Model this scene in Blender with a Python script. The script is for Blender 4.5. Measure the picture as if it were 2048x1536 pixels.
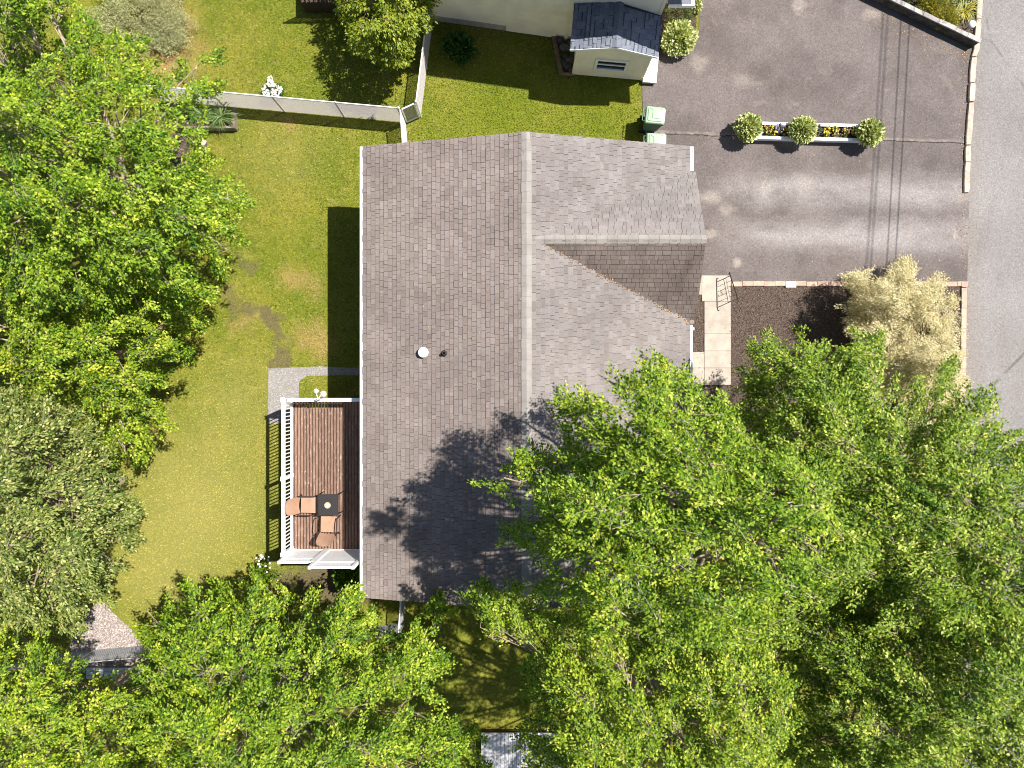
import bpy, math, random
import numpy as np
from mathutils import Vector, Matrix

# ------------------------------------------------------------------ scene, camera, sky, sun, exposure
for _o in list(bpy.data.objects):
    bpy.data.objects.remove(_o)
SC = bpy.context.scene
COL = SC.collection
H = 25.0                       # drone height in metres
F = 1422.0                     # focal length in pixels of the 2048 px wide photograph
cam_d = bpy.data.cameras.new('camera')
cam_d.sensor_width = 36.0
cam_d.lens = 36.0 * F / 2048.0
cam_d.clip_end = 1000.0
cam = bpy.data.objects.new('camera', cam_d)
cam.location = (0, 0, H)
COL.objects.link(cam)
SC.camera = cam

SUN = Vector((0.517, 0.235, 1.0)).normalized()
world = bpy.data.worlds.new('World')
SC.world = world
world.use_nodes = True
_nt = world.node_tree
_bg = _nt.nodes['Background']
_sky = _nt.nodes.new('ShaderNodeTexSky')
_sky.sky_type = 'NISHITA'
_sky.sun_disc = False
_sky.sun_elevation = math.asin(SUN.z)
_sky.sun_rotation = math.atan2(SUN.x, SUN.y)
_nt.links.new(_sky.outputs[0], _bg.inputs[0])
_bg.inputs[1].default_value = 0.07
sun_d = bpy.data.lights.new('sun', 'SUN')
sun_d.energy = 5.0
sun_d.angle = math.radians(0.53)
sun_d.color = (1.0, 0.955, 0.89)
sun = bpy.data.objects.new('sun', sun_d)
sun.rotation_euler = SUN.to_track_quat('Z', 'Y').to_euler()
sun.location = (20, 9, 40)
COL.objects.link(sun)
SC.view_settings.view_transform = 'Standard'
SC.view_settings.look = 'None'
SC.view_settings.exposure = 1.02
SC.view_settings.gamma = 1.0
SC.view_settings.use_curve_mapping = False
SC.cycles.filter_width = 1.0

rnd = random.Random(11)
rng = np.random.default_rng(11)


def P(u, v, z=0.0):
    """world point that stands at height z where the photograph shows pixel (u, v)"""
    k = (H - z) / F
    return Vector(((u - 1024.0) * k, (768.0 - v) * k, z))


def PX(pts, z=0.0):
    return [tuple(P(u, v, z)[:2]) for u, v in pts]


# ------------------------------------------------------------------ mesh helpers
def wloc(o):
    w = Vector((0, 0, 0))
    while o is not None:
        w = w + Vector(o.location)
        o = o.parent
    return w


def tag(o, label=None, cat=None, group=None, kind=None):
    if label: o['label'] = label
    if cat: o['category'] = cat
    if group: o['group'] = group
    if kind: o['kind'] = kind
    return o


def empty(name, loc, label=None, cat=None, group=None):
    o = bpy.data.objects.new(name, None)
    o.location = loc
    o.empty_display_size = 0.2
    COL.objects.link(o)
    return tag(o, label, cat, group)


def link_mesh(name, me, mat, parent=None, loc=None):
    o = bpy.data.objects.new(name, me)
    if mat is not None and len(me.materials) == 0:
        me.materials.append(mat)
    COL.objects.link(o)
    if parent is not None:
        o.parent = parent
    if loc is not None:
        o.location = loc
    return o


class MB:
    """collects shapes in world coordinates and links them as one mesh object"""
    def __init__(s):
        s.v = []; s.f = []; s.m = []; s.mi = 0

    def add(s, vs, fs):
        b = len(s.v)
        s.v += [tuple(x) for x in vs]
        s.f += [tuple(i + b for i in f) for f in fs]
        s.m += [s.mi] * len(fs)
        return s

    def box(s, x0, x1, y0, y1, z0, z1):
        return s.add([(x0, y0, z0), (x1, y0, z0), (x1, y1, z0), (x0, y1, z0), (x0, y0, z1), (x1, y0, z1), (x1, y1, z1), (x0, y1, z1)],
                     [(0, 3, 2, 1), (4, 5, 6, 7), (0, 1, 5, 4), (1, 2, 6, 5), (2, 3, 7, 6), (3, 0, 4, 7)])

    def bevbox(s, x0, x1, y0, y1, z0, z1, b=0.01):
        s.prism([(x0 + b, y0), (x1 - b, y0), (x1, y0 + b), (x1, y1 - b), (x1 - b, y1), (x0 + b, y1), (x0, y1 - b), (x0, y0 + b)], z0, z1 - b, top=False)
        lo = [(x0 + b, y0), (x1 - b, y0), (x1, y0 + b), (x1, y1 - b), (x1 - b, y1), (x0 + b, y1), (x0, y1 - b), (x0, y0 + b)]
        hi = [(x0 + b, y0 + b), (x1 - b, y0 + b), (x1 - b, y0 + b), (x1 - b, y1 - b), (x1 - b, y1 - b), (x0 + b, y1 - b), (x0 + b, y1 - b), (x0 + b, y0 + b)]
        vs = [(x, y, z1 - b) for x, y in lo] + [(x, y, z1) for x, y in hi]
        fs = [(i, (i + 1) % 8, 8 + (i + 1) % 8, 8 + i) for i in range(8)] + [tuple(range(8, 16))]
        return s.add(vs, fs)

    def beam(s, a, b, w, h, up=(0, 0, 1)):
        """square bar from a to b, w across, h along up"""
        a = Vector(a); b = Vector(b); d = (b - a).normalized(); up = Vector(up)
        if abs(d.dot(up)) > 0.98: up = Vector((1, 0, 0))
        sd = d.cross(up).normalized() * (w / 2); uu = sd.cross(d).normalized() * (h / 2)
        vs = [a - sd - uu, a + sd - uu, a + sd + uu, a - sd + uu, b - sd - uu, b + sd - uu, b + sd + uu, b - sd + uu]
        return s.add(vs, [(3, 2, 1, 0), (4, 5, 6, 7), (0, 1, 5, 4), (1, 2, 6, 5), (2, 3, 7, 6), (3, 0, 4, 7)])

    def prism(s, poly, z0, z1, top=True, bottom=True):
        n = len(poly)
        vs = [(x, y, z0) for x, y in poly] + [(x, y, z1) for x, y in poly]
        fs = [(i, (i + 1) % n, n + (i + 1) % n, n + i) for i in range(n)]
        if top: fs.append(tuple(range(n, 2 * n)))
        if bottom: fs.append(tuple(range(n - 1, -1, -1)))
        return s.add(vs, fs)

    def tube(s, pts, rad, n=5, cap=True):
        pts = [Vector(p) for p in pts]
        if not hasattr(rad, '__len__'): rad = [rad] * len(pts)
        vs = []; fs = []
        for i, p in enumerate(pts):
            d = (pts[min(i + 1, len(pts) - 1)] - pts[max(i - 1, 0)])
            d = d.normalized() if d.length > 1e-9 else Vector((0, 0, 1))
            ref = Vector((0, 0, 1)) if abs(d.z) < 0.9 else Vector((1, 0, 0))
            a = d.cross(ref).normalized(); c = d.cross(a)
            for k in range(n):
                t = 2 * math.pi * k / n
                vs.append(p + (a * math.cos(t) + c * math.sin(t)) * rad[i])
        for i in range(len(pts) - 1):
            for k in range(n):
                fs.append((i * n + k, i * n + (k + 1) % n, (i + 1) * n + (k + 1) % n, (i + 1) * n + k))
        if cap:
            fs.append(tuple(range(n - 1, -1, -1)))
            fs.append(tuple(range((len(pts) - 1) * n, len(pts) * n)))
        return s.add(vs, fs)

    def lathe(s, c, prof, n=16):
        """prof: list of (radius, z)"""
        vs = []; fs = []
        for r, z in prof:
            for k in range(n):
                t = 2 * math.pi * k / n
                vs.append((c[0] + r * math.cos(t), c[1] + r * math.sin(t), c[2] + z))
        for i in range(len(prof) - 1):
            for k in range(n):
                fs.append((i * n + k, i * n + (k + 1) % n, (i + 1) * n + (k + 1) % n, (i + 1) * n + k))
        fs.append(tuple(range((len(prof) - 1) * n, len(prof) * n)))
        fs.append(tuple(range(n - 1, -1, -1)))
        return s.add(vs, fs)

    def build(s, name, mat, parent=None, loc=None, smooth=False):
        if parent is not None:
            off = wloc(parent); oloc = None
        else:
            if loc is None:
                xs = [p[0] for p in s.v]; ys = [p[1] for p in s.v]; zs = [p[2] for p in s.v]
                loc = ((min(xs) + max(xs)) / 2, (min(ys) + max(ys)) / 2, min(zs))
            off = Vector(loc); oloc = loc
        me = bpy.data.meshes.new(name)
        me.from_pydata([(p[0] - off[0], p[1] - off[1], p[2] - off[2]) for p in s.v], [], s.f)
        mats = mat if isinstance(mat, (list, tuple)) else [mat]
        for m in mats: me.materials.append(m)
        if len(mats) > 1: me.polygons.foreach_set('material_index', s.m)
        if smooth: me.polygons.foreach_set('use_smooth', [True] * len(me.polygons))
        me.update()
        return link_mesh(name, me, None, parent, oloc)


def tri_mesh(name, V, T):
    """fast triangle mesh from numpy arrays"""
    me = bpy.data.meshes.new(name)
    me.vertices.add(len(V)); me.vertices.foreach_set('co', np.ascontiguousarray(V, np.float32).ravel())
    me.loops.add(len(T) * 3); me.loops.foreach_set('vertex_index', np.ascontiguousarray(T, np.int32).ravel())
    me.polygons.add(len(T)); me.polygons.foreach_set('loop_start', np.arange(0, len(T) * 3, 3, dtype=np.int32))
    me.update(calc_edges=True)
    return me


# ------------------------------------------------------------------ materials
class NT:
    def __init__(s, name):
        s.m = bpy.data.materials.new(name); s.m.use_nodes = True
        s.t = s.m.node_tree; s.b = s.t.nodes['Principled BSDF']; s.out = s.t.nodes['Material Output']
        s._pos = None

    def n(s, kind, **kw):
        x = s.t.nodes.new(kind)
        for k, v in kw.items(): setattr(x, k, v)
        return x

    def put(s, sock, val):
        if isinstance(val, bpy.types.NodeSocket): s.t.links.new(val, sock)
        elif isinstance(val, (tuple, list)) and len(val) == 3 and sock.type == 'RGBA': sock.default_value = (*val, 1)
        else: sock.default_value = val

    def pos(s):
        if s._pos is None: s._pos = s.n('ShaderNodeNewGeometry').outputs['Position']
        return s._pos

    def scaled(s, v, sc):
        m = s.n('ShaderNodeMapping'); s.put(m.inputs['Vector'], v); m.inputs['Scale'].default_value = sc
        return m.outputs[0]

    def noise(s, scale, detail=4, rough=0.6, vec=None, dist=0.0):
        x = s.n('ShaderNodeTexNoise'); x.inputs['Scale'].default_value = scale; x.inputs['Detail'].default_value = detail
        x.inputs['Roughness'].default_value = rough; x.inputs['Distortion'].default_value = dist
        s.put(x.inputs['Vector'], vec if vec is not None else s.pos())
        return x.outputs['Fac']

    def math(s, op, a, b=0.5, c=None, clamp=False):
        x = s.n('ShaderNodeMath', operation=op); x.use_clamp = clamp
        s.put(x.inputs[0], a); s.put(x.inputs[1], b)
        if c is not None: s.put(x.inputs[2], c)
        return x.outputs[0]

    def rng(s, v, a, b, c=0.0, d=1.0):
        x = s.n('ShaderNodeMapRange'); x.clamp = True; x.interpolation_type = 'SMOOTHSTEP'
        s.put(x.inputs['Value'], v)
        for k, q in zip(('From Min', 'From Max', 'To Min', 'To Max'), (a, b, c, d)): s.put(x.inputs[k], q)
        return x.outputs['Result']

    def mix(s, f, a, b, mode='MIX'):
        x = s.n('ShaderNodeMix', data_type='RGBA', blend_type=mode); x.clamp_factor = True
        s.put(x.inputs[0], f); s.put(x.inputs[6], a); s.put(x.inputs[7], b)
        return x.outputs[2]

    def ramp(s, v, stops):
        x = s.n('ShaderNodeValToRGB'); e = x.color_ramp.elements
        while len(e) < len(stops): e.new(0.5)
        for q, (p, c) in zip(e, stops): q.position = p; q.color = (*c, 1)
        s.put(x.inputs[0], v)
        return x.outputs[0]

    def island(s): return s.n('ShaderNodeNewGeometry').outputs['Random Per Island']
    def objrand(s): return s.n('ShaderNodeObjectInfo').outputs['Random']

    def done(s, col, rough=0.8, bump=None, bstr=0.3, bdist=0.02, spec=0.3, metal=0.0):
        s.put(s.b.inputs['Base Color'], col); s.put(s.b.inputs['Roughness'], rough)
        s.b.inputs['Specular IOR Level'].default_value = spec; s.b.inputs['Metallic'].default_value = metal
        if bump is not None:
            x = s.n('ShaderNodeBump'); x.inputs['Strength'].default_value = bstr; x.inputs['Distance'].default_value = bdist
            s.put(x.inputs['Height'], bump); s.t.links.new(x.outputs[0], s.b.inputs['Normal'])
        return s.m


def simple(name, c, var=0.18, scale=6, rough=0.7, bump=0.15, bscale=80, spec=0.3, metal=0.0, rand=0.0, src='obj'):
    t = NT(name)
    lo = tuple(x * (1 - var) for x in c); hi = tuple(min(1, x * (1 + var)) for x in c)
    col = t.mix(t.rng(t.noise(scale, 6), 0.3, 0.7), lo, hi)
    if rand:
        r = t.objrand() if src == 'obj' else t.island()
        col = t.mix(1.0, col, t.ramp(r, [(0, (1 - rand,) * 3), (1, (1 + rand,) * 3)]), 'MULTIPLY')
    return t.done(col, rough, t.noise(bscale, 3), bump, 0.01, spec, metal)


def m_shingle(name, cols, src, stain=0.0, soft=0.13):
    t = NT(name)
    r = t.objrand() if src == 'obj' else t.island()
    n = len(cols)
    col = t.ramp(r, [(i / (n - 1), c) for i, c in enumerate(cols)])
    big = t.rng(t.noise(0.55, 5, 0.65), 0.32, 0.7, 1.0 - soft, 1.0 + soft)
    comb = t.n('ShaderNodeCombineColor'); 
    for k in range(3): t.put(comb.inputs[k], big)
    col = t.mix(1.0, col, comb.outputs[0], 'MULTIPLY')
    g = t.rng(t.noise(38, 3, 0.8), 0.33, 0.67, 0.82, 1.18)
    comb2 = t.n('ShaderNodeCombineColor')
    for k in range(3): t.put(comb2.inputs[k], g)
    col = t.mix(1.0, col, comb2.outputs[0], 'MULTIPLY')
    if stain:
        st = t.rng(t.noise(1.3, 4, 0.6, t.scaled(t.pos(), (1, 0.5, 1))), 0.42, 0.75, 0, stain)
        col = t.mix(st, col, (0.05, 0.04, 0.034))
    return t.done(col, 0.95, t.noise(140, 2), 0.35, 0.006, 0.15)


SHC = [(0.138, 0.118, 0.108), (0.185, 0.162, 0.150), (0.165, 0.144, 0.135), (0.21, 0.189, 0.179), (0.175, 0.155, 0.147), (0.225, 0.206, 0.197)]
M = {}
_mean = (0.186, 0.166, 0.156)
SHC = [tuple(m + (x - m) * 0.62 for x, m in zip(c, _mean)) for c in SHC]
M['shingle_piece'] = m_shingle('shingle_piece', SHC, 'obj')
M['shingle_field'] = m_shingle('shingle_field', SHC, 'isl')
BRC = [(c[0] * 0.91, c[1] * 0.85, c[2] * 0.82) for c in SHC]          # darker, browner copy of the shingle colours for the rear slope
M['rear_brown_piece'] = m_shingle('rear_brown_piece', BRC, 'obj')
M['rear_brown_field'] = m_shingle('rear_brown_field', BRC, 'isl')
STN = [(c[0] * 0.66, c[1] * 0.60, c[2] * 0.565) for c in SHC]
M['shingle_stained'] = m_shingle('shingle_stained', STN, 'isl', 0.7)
BLC = [(0.112, 0.126, 0.158), (0.142, 0.156, 0.19), (0.17, 0.182, 0.215), (0.128, 0.142, 0.175)]
M['blue_shingle'] = m_shingle('blue_shingle', BLC, 'obj')
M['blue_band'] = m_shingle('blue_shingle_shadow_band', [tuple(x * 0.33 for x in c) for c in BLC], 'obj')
M['ridge'] = simple('ridge_cap_felt', (0.235, 0.218, 0.198), 0.1, 3, 0.95, 0.3, 120, 0.1, rand=0.05)
M['underlay'] = simple('roof_underlay', (0.045, 0.038, 0.036), 0.2, 8, 0.9)
M['white'] = simple('white_vinyl', (0.86, 0.855, 0.85), 0.04, 3, 0.45, 0.05, 60, 0.4)
M['white_metal'] = simple('white_metal', (0.74, 0.74, 0.75), 0.05, 8, 0.35, 0.05, 60, 0.5)
M['pale_siding'] = simple('pale_siding', (0.50, 0.475, 0.43), 0.06, 2, 0.6, 0.08, 40)
M['cream'] = simple('cream_siding', (0.86, 0.78, 0.60), 0.09, 1.5, 0.6, 0.08, 40)
M['concrete'] = simple('concrete_grey', (0.42, 0.38, 0.34), 0.15, 4, 0.9, 0.3, 60)
M['cap'] = simple('cap_stone_grey', (0.27, 0.255, 0.24), 0.25, 6, 0.9, 0.4, 50, rand=0.25)
M['black_metal'] = simple('black_metal', (0.012, 0.011, 0.011), 0.2, 20, 0.4, 0.05, 60, 0.5)
M['dark_pipe'] = simple('dark_pipe', (0.03, 0.022, 0.02), 0.2, 20, 0.6)
M['glass'] = simple('window_glass', (0.012, 0.016, 0.024), 0.2, 2, 0.08, 0.0, 10, 0.6)
M['timber'] = simple('old_timber', (0.17, 0.115, 0.07), 0.3, 9, 0.9, 0.4, 60)
M['cedar'] = simple('grey_cedar', (0.22, 0.17, 0.14), 0.3, 9, 0.9, 0.4, 60)
M['rock'] = simple('rock_grey', (0.10, 0.085, 0.072), 0.45, 6, 0.9, 0.5, 30, rand=0.4)
M['galv'] = simple('galvanised', (0.40, 0.395, 0.40), 0.1, 10, 0.45, 0.05, 60, 0.5, 0.3)
M['white_wire'] = simple('white_coated_wire', (0.60, 0.555, 0.54), 0.05, 10, 0.6, 0.0, 60)
M['bark'] = simple('maple_bark', (0.30, 0.235, 0.17), 0.35, 12, 0.9, 0.5, 50)
M['stem'] = simple('shrub_stem', (0.12, 0.085, 0.05), 0.3, 15, 0.9)
M['cable'] = simple('cable_black', (0.015, 0.015, 0.015), 0.2, 10, 0.6)


def m_deck():
    t = NT('deck_stain')
    v = t.scaled(t.pos(), (9, 0.9, 1))
    col = t.mix(t.rng(t.noise(2.5, 6, 0.65, v), 0.3, 0.7), (0.135, 0.078, 0.056), (0.23, 0.145, 0.108))
    col = t.mix(1.0, col, t.ramp(t.objrand(), [(0, (0.8, 0.8, 0.8)), (1, (1.18, 1.14, 1.1))]), 'MULTIPLY')
    worn = t.rng(t.noise(3.2, 5, 0.7, t.scaled(t.pos(), (7, 1.5, 1))), 0.57, 0.66)
    col = t.mix(t.math('MULTIPLY', worn, 0.75), col, (0.40, 0.31, 0.25))
    return t.done(col, 0.75, t.noise(30, 4, 0.6, v), 0.3, 0.01)


M['deck'] = m_deck()


def m_asphalt(name, drive):
    t = NT(name)
    p = t.pos()
    sep = t.n('ShaderNodeSeparateXYZ'); t.put(sep.inputs[0], p)
    x, y = sep.outputs[0], sep.outputs[1]
    if drive:
        col = t.mix(t.rng(t.noise(0.45, 6, 0.62), 0.3, 0.72), (0.092, 0.077, 0.072), (0.136, 0.116, 0.110))
        # tyre-worn bands and dusty patches
        w = t.math('ADD', y, t.math('MULTIPLY', t.math('SUBTRACT', t.noise(0.8, 5, 0.65, t.scaled(p, (0.8, 1.0, 1))), 0.5), 0.9))
        def band(yc, hw):
            return t.rng(t.math('ABSOLUTE', t.math('SUBTRACT', w, yc)), hw, 0.0)
        bands = t.math('MAXIMUM', band(6.75, 0.95), band(5.2, 0.92))
        xf = t.math('MULTIPLY', t.rng(x, 6.6, 8.8), t.rng(t.noise(0.9, 5, 0.6, t.scaled(p, (0.45, 1.2, 1))), 0.22, 0.66, 0.3, 1))
        col = t.mix(t.math('MULTIPLY', t.math('MULTIPLY', bands, xf), 0.85), col, (0.24, 0.219, 0.211))
        dust = t.rng(t.noise(0.75, 4, 0.6, t.scaled(p, (1, 1.3, 1)), 0.4), 0.62, 0.76)
        col = t.mix(t.math('MULTIPLY', dust, 0.42), col, (0.21, 0.178, 0.155))
        dark = t.rng(t.noise(0.7, 3, 0.6, t.scaled(p, (0.7, 1.2, 1.7))), 0.60, 0.78)
        col = t.mix(t.math('MULTIPLY', dark, 0.35), col, (0.06, 0.05, 0.047))
        def dusty(col, u, v, r_, amt, c, sx=1.0):
            c0 = P(u, v); qd = t.n('ShaderNodeVectorMath', operation='ADD'); t.put(qd.inputs[0], p)
            nzz = t.n('ShaderNodeTexNoise'); nzz.inputs['Scale'].default_value = 1.4; nzz.inputs['Detail'].default_value = 6; t.put(nzz.inputs['Vector'], p)
            sb_ = t.n('ShaderNodeVectorMath', operation='SUBTRACT'); t.put(sb_.inputs[0], nzz.outputs['Color']); sb_.inputs[1].default_value = (0.5, 0.5, 0.5)
            sc_ = t.n('ShaderNodeVectorMath', operation='SCALE'); t.put(sc_.inputs[0], sb_.outputs[0]); sc_.inputs['Scale'].default_value = r_ * 2.4
            t.put(qd.inputs[1], sc_.outputs[0])
            d_ = t.n('ShaderNodeVectorMath', operation='DISTANCE'); t.put(d_.inputs[0], t.scaled(qd.outputs[0], (1 / sx, 1, 1))); d_.inputs[1].default_value = (c0.x / sx, c0.y, 0)
            return t.mix(t.rng(d_.outputs['Value'], r_, r_ * 0.25, 0, amt), col, c)
        DUST = (0.27, 0.235, 0.205)
        for u_, v_, r_, a_, sx in ((1418, 392, 0.42, 0.6, 1.6), (1455, 415, 0.3, 0.6, 1.5), (1475, 528, 0.3, 0.75, 1.0), (1420, 470, 0.28, 0.5, 1.3), (1600, 8, 0.45, 0.55, 1.2), (1742, 30, 0.3, 0.6, 1.4), (1530, 370, 0.35, 0.4, 1.5), (1610, 365, 0.4, 0.5, 1.2), (1395, 125, 0.4, 0.45, 1.4), (1490, 160, 0.45, 0.3, 1.6), (1911, 465, 0.2, 0.8, 0.7), (1585, 285, 0.3, 0.3, 2.0)):
            col = dusty(col, u_, v_, r_, a_, DUST, sx)
        for u_, v_, r_, a_ in ((1520, 140, 0.55, 0.4), (1560, 175, 0.4, 0.35), (1480, 395, 0.7, 0.3), (1560, 400, 0.6, 0.3), (1700, 150, 0.8, 0.22), (1400, 255, 0.7, 0.25)):
            col = dusty(col, u_, v_, r_, a_, (0.06, 0.048, 0.043), 1.4)
        # seam between two pavings, and hairline cracks
        wob = t.math('MULTIPLY', t.math('SUBTRACT', t.noise(1.6, 5, 0.65), 0.5), 0.16)
        seam = t.math('SUBTRACT', t.math('ADD', t.math('ADD', y, t.math('MULTIPLY', x, 0.03)), wob), 8.94)
        col = t.mix(t.math('MULTIPLY', t.rng(t.math('ABSOLUTE', t.math('SUBTRACT', seam, 0.06)), 0.09, 0.02), t.rng(t.noise(3, 3), 0.35, 0.6, 0.1, 0.55)), col, (0.25, 0.205, 0.17))
        col = t.mix(t.rng(t.math('ABSOLUTE', seam), 0.028, 0.008), col, (0.035, 0.03, 0.028))
        vor = t.n('ShaderNodeTexVoronoi', feature='DISTANCE_TO_EDGE'); vor.inputs['Scale'].default_value = 0.34
        wp = t.n('ShaderNodeMix', data_type='VECTOR'); wp.inputs[0].default_value = 0.12
        nz = t.n('ShaderNodeTexNoise'); nz.inputs['Scale'].default_value = 1.5; nz.inputs['Detail'].default_value = 5; t.put(nz.inputs['Vector'], p)
        t.put(wp.inputs[4], p); t.put(wp.inputs[5], t.scaled(nz.outputs['Color'], (6, 6, 6)))
        t.put(vor.inputs['Vector'], wp.outputs[1])
        ck = t.math('MULTIPLY', t.rng(vor.outputs['Distance'], 0.006, 0.001), t.rng(t.noise(0.5, 2), 0.5, 0.62))
        col = t.mix(t.math('MULTIPLY', ck, 0.25), col, (0.2, 0.165, 0.135))
        spots = t.rng(t.noise(14, 2), 0.72, 0.78)
        col = t.mix(t.math('MULTIPLY', spots, 0.45), col, (0.045, 0.038, 0.036))
    else:
        col = t.mix(t.rng(t.noise(0.25, 6, 0.6), 0.3, 0.7), (0.165, 0.153, 0.147), (0.205, 0.193, 0.187))
        edge = t.math('SUBTRACT', 16.75, t.math('ADD', x, t.math('MULTIPLY', t.noise(1.2, 4), 0.8)))
        col = t.mix(t.rng(edge, -0.4, 0.7, 0, 0.6), col, (0.185, 0.155, 0.128))
        col = t.mix(t.rng(t.noise(0.9, 5, 0.7, t.scaled(p, (1.6, 0.35, 1))), 0.52, 0.68, 0, 0.35), col, (0.13, 0.12, 0.115))
        rv = t.n('ShaderNodeTexVoronoi', feature='DISTANCE_TO_EDGE'); rv.inputs['Scale'].default_value = 0.22; t.put(rv.inputs['Vector'], t.scaled(t.pos(), (1.0, 0.6, 1)))
        col = t.mix(t.math('MULTIPLY', t.rng(rv.outputs['Distance'], 0.010, 0.003), t.rng(t.noise(0.7, 3), 0.45, 0.6, 0, 0.6)), col, (0.06, 0.055, 0.05))
    g = t.noise(17, 5, 0.85)
    col = t.mix(t.rng(g, 0.51, 0.66, 0, 0.6), col, t.mix(1.0, col, (1.8, 1.75, 1.7), 'MULTIPLY'))
    col = t.mix(t.rng(g, 0.49, 0.34, 0, 0.65), col, t.mix(1.0, col, (0.45, 0.43, 0.42), 'MULTIPLY'))
    peb = t.rng(t.noise(22, 1, 0.5), 0.80, 0.84)
    col = t.mix(t.math('MULTIPLY', peb, 0.7), col, (0.45, 0.4, 0.36))
    return t.done(col, 0.9, g, 0.5, 0.01, 0.2)


M['drive'] = m_asphalt('driveway_asphalt', True)
M['road'] = m_asphalt('road_asphalt', False)


def m_grass(name, blade):
    t = NT(name)
    p = t.pos()
    sep = t.n('ShaderNodeSeparateXYZ'); t.put(sep.inputs[0], p)
    flat = t.n('ShaderNodeCombineXYZ'); t.put(flat.inputs[0], sep.outputs[0]); t.put(flat.inputs[1], sep.outputs[1])
    q = flat.outputs[0]
    k = 1.0 if blade else 0.7
    green = tuple(c * k for c in (0.15, 0.19, 0.016)); olive = tuple(c * k for c in (0.25, 0.245, 0.036)); straw = tuple(c * k for c in (0.38, 0.32, 0.09))
    col = t.mix(t.rng(t.noise(0.55, 5, 0.6, q), 0.34, 0.66), green, olive)
    col = t.mix(t.rng(t.noise(2.1, 4, 0.6, q), 0.5, 0.78, 0, 0.6), col, straw)
    col = t.mix(t.rng(t.noise(0.9, 3, 0.6, t.scaled(q, (1, 1, 1.3))), 0.55, 0.75, 0, 0.5), col, tuple(c * k for c in (0.11, 0.145, 0.022)))
    col = t.mix(t.rng(t.noise(7.5, 4, 0.7, q), 0.49, 0.36, 0, 0.6), col, tuple(c * k for c in (0.085, 0.12, 0.012)))
    col = t.mix(t.rng(t.noise(11, 3, 0.7, q), 0.53, 0.66, 0, 0.6), col, tuple(c * k for c in (0.40, 0.36, 0.11)))
    nz = t.n('ShaderNodeTexNoise'); nz.inputs['Scale'].default_value = 1.7; nz.inputs['Detail'].default_value = 5; t.put(nz.inputs['Vector'], q)
    ad = t.n('ShaderNodeVectorMath', operation='ADD'); t.put(ad.inputs[0], q)
    sb = t.n('ShaderNodeVectorMath', operation='SUBTRACT'); t.put(sb.inputs[0], nz.outputs['Color']); sb.inputs[1].default_value = (0.5, 0.5, 0.5)
    sc = t.n('ShaderNodeVectorMath', operation='SCALE'); t.put(sc.inputs[0], sb.outputs[0]); sc.inputs['Scale'].default_value = 1.5
    t.put(ad.inputs[1], sc.outputs[0]); qq = ad.outputs[0]

    def patch(col, u, v, r, amt, c, soft=1.0):
        c0 = P(u, v)
        d = t.n('ShaderNodeVectorMath', operation='DISTANCE'); t.put(d.inputs[0], qq); d.inputs[1].default_value = (c0.x, c0.y, 0)
        return t.mix(t.rng(d.outputs['Value'], r, r * (1 - soft), 0, amt), col, c)
    dry = tuple(c * k for c in (0.35, 0.315, 0.098)); red = tuple(c * k for c in (0.40, 0.27, 0.12)); soil = tuple(c * k for c in (0.15, 0.118, 0.07))
    lush = tuple(c * k for c in (0.15, 0.195, 0.012))
    for u, v, r, a in ((400, 1000, 4.6, 0.75), (330, 1150, 3.2, 0.6), (480, 800, 2.8, 0.45), (560, 300, 2.6, 0.3)):
        col = patch(col, u, v, r, a, dry)
    for u, v, r, a in ((1000, 230, 3.2, 0.6), (1200, 230, 2.8, 0.6), (640, 90, 3.0, 0.45), (590, 500, 2.0, 0.3)):
        col = patch(col, u, v, r, a, lush)
    for u, v, r, a in ((590, 560, 0.8, 0.6), (630, 575, 0.6, 0.45), (620, 670, 0.9, 0.55), (640, 690, 0.7, 0.45), (325, 105, 2.2, 0.95), (330, 40, 1.6, 0.75), (500, 640, 0.7, 0.5), (580, 250, 0.6, 0.5), (470, 640, 0.6, 0.4)):
        col = patch(col, u, v, r, a, red)
    for u, v, r, a in ((496, 535, 0.55, 0.6), (452, 585, 0.5, 0.55), (470, 605, 0.45, 0.5), (505, 615, 0.42, 0.75), (528, 632, 0.42, 0.8), (548, 650, 0.44, 0.8), (562, 680, 0.42, 0.8), (562, 705, 0.38, 0.8), (558, 728, 0.38, 0.75), (640, 1160, 1.2, 0.95), (700, 1170, 1.2, 0.95), (560, 1160, 0.8, 0.8)):
        col = patch(col, u, v, r, a, soil, 0.6)
    if blade:
        col = t.mix(1.0, col, t.ramp(t.island(), [(0, (0.4, 0.45, 0.35)), (0.45, (0.95, 0.97, 0.9)), (0.8, (1.4, 1.32, 1.2)), (1, (2.1, 1.9, 2.0))]), 'MULTIPLY')
        t.put(t.b.inputs['Base Color'], col); t.b.inputs['Roughness'].default_value = 0.6; t.b.inputs['Specular IOR Level'].default_value = 0.25
        tr = t.n('ShaderNodeBsdfTranslucent'); t.put(tr.inputs[0], col)
        ms = t.n('ShaderNodeMixShader'); ms.inputs[0].default_value = 0.3
        t.t.links.new(t.b.outputs[0], ms.inputs[1]); t.t.links.new(tr.outputs[0], ms.inputs[2]); t.t.links.new(ms.outputs[0], t.out.inputs[0])
        return t.m
    g = t.noise(34, 3, 0.7)
    col = t.mix(t.rng(g, 0.35, 0.65), t.mix(1.0, col, (0.55, 0.6, 0.5), 'MULTIPLY'), t.mix(1.0, col, (1.3, 1.25, 1.2), 'MULTIPLY'))
    return t.done(col, 0.9, g, 0.6, 0.03, 0.1)


M['lawn'] = m_grass('lawn_ground', False)
M['blade'] = m_grass('grass_blade', True)


def m_mulch(name, c0, c1, c2):
    t = NT(name)
    g = t.noise(28, 3, 0.7)
    col = t.ramp(g, [(0.3, c0), (0.55, c1), (0.72, c2)])
    return t.done(col, 0.95, g, 0.8, 0.03, 0.1)


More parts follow.
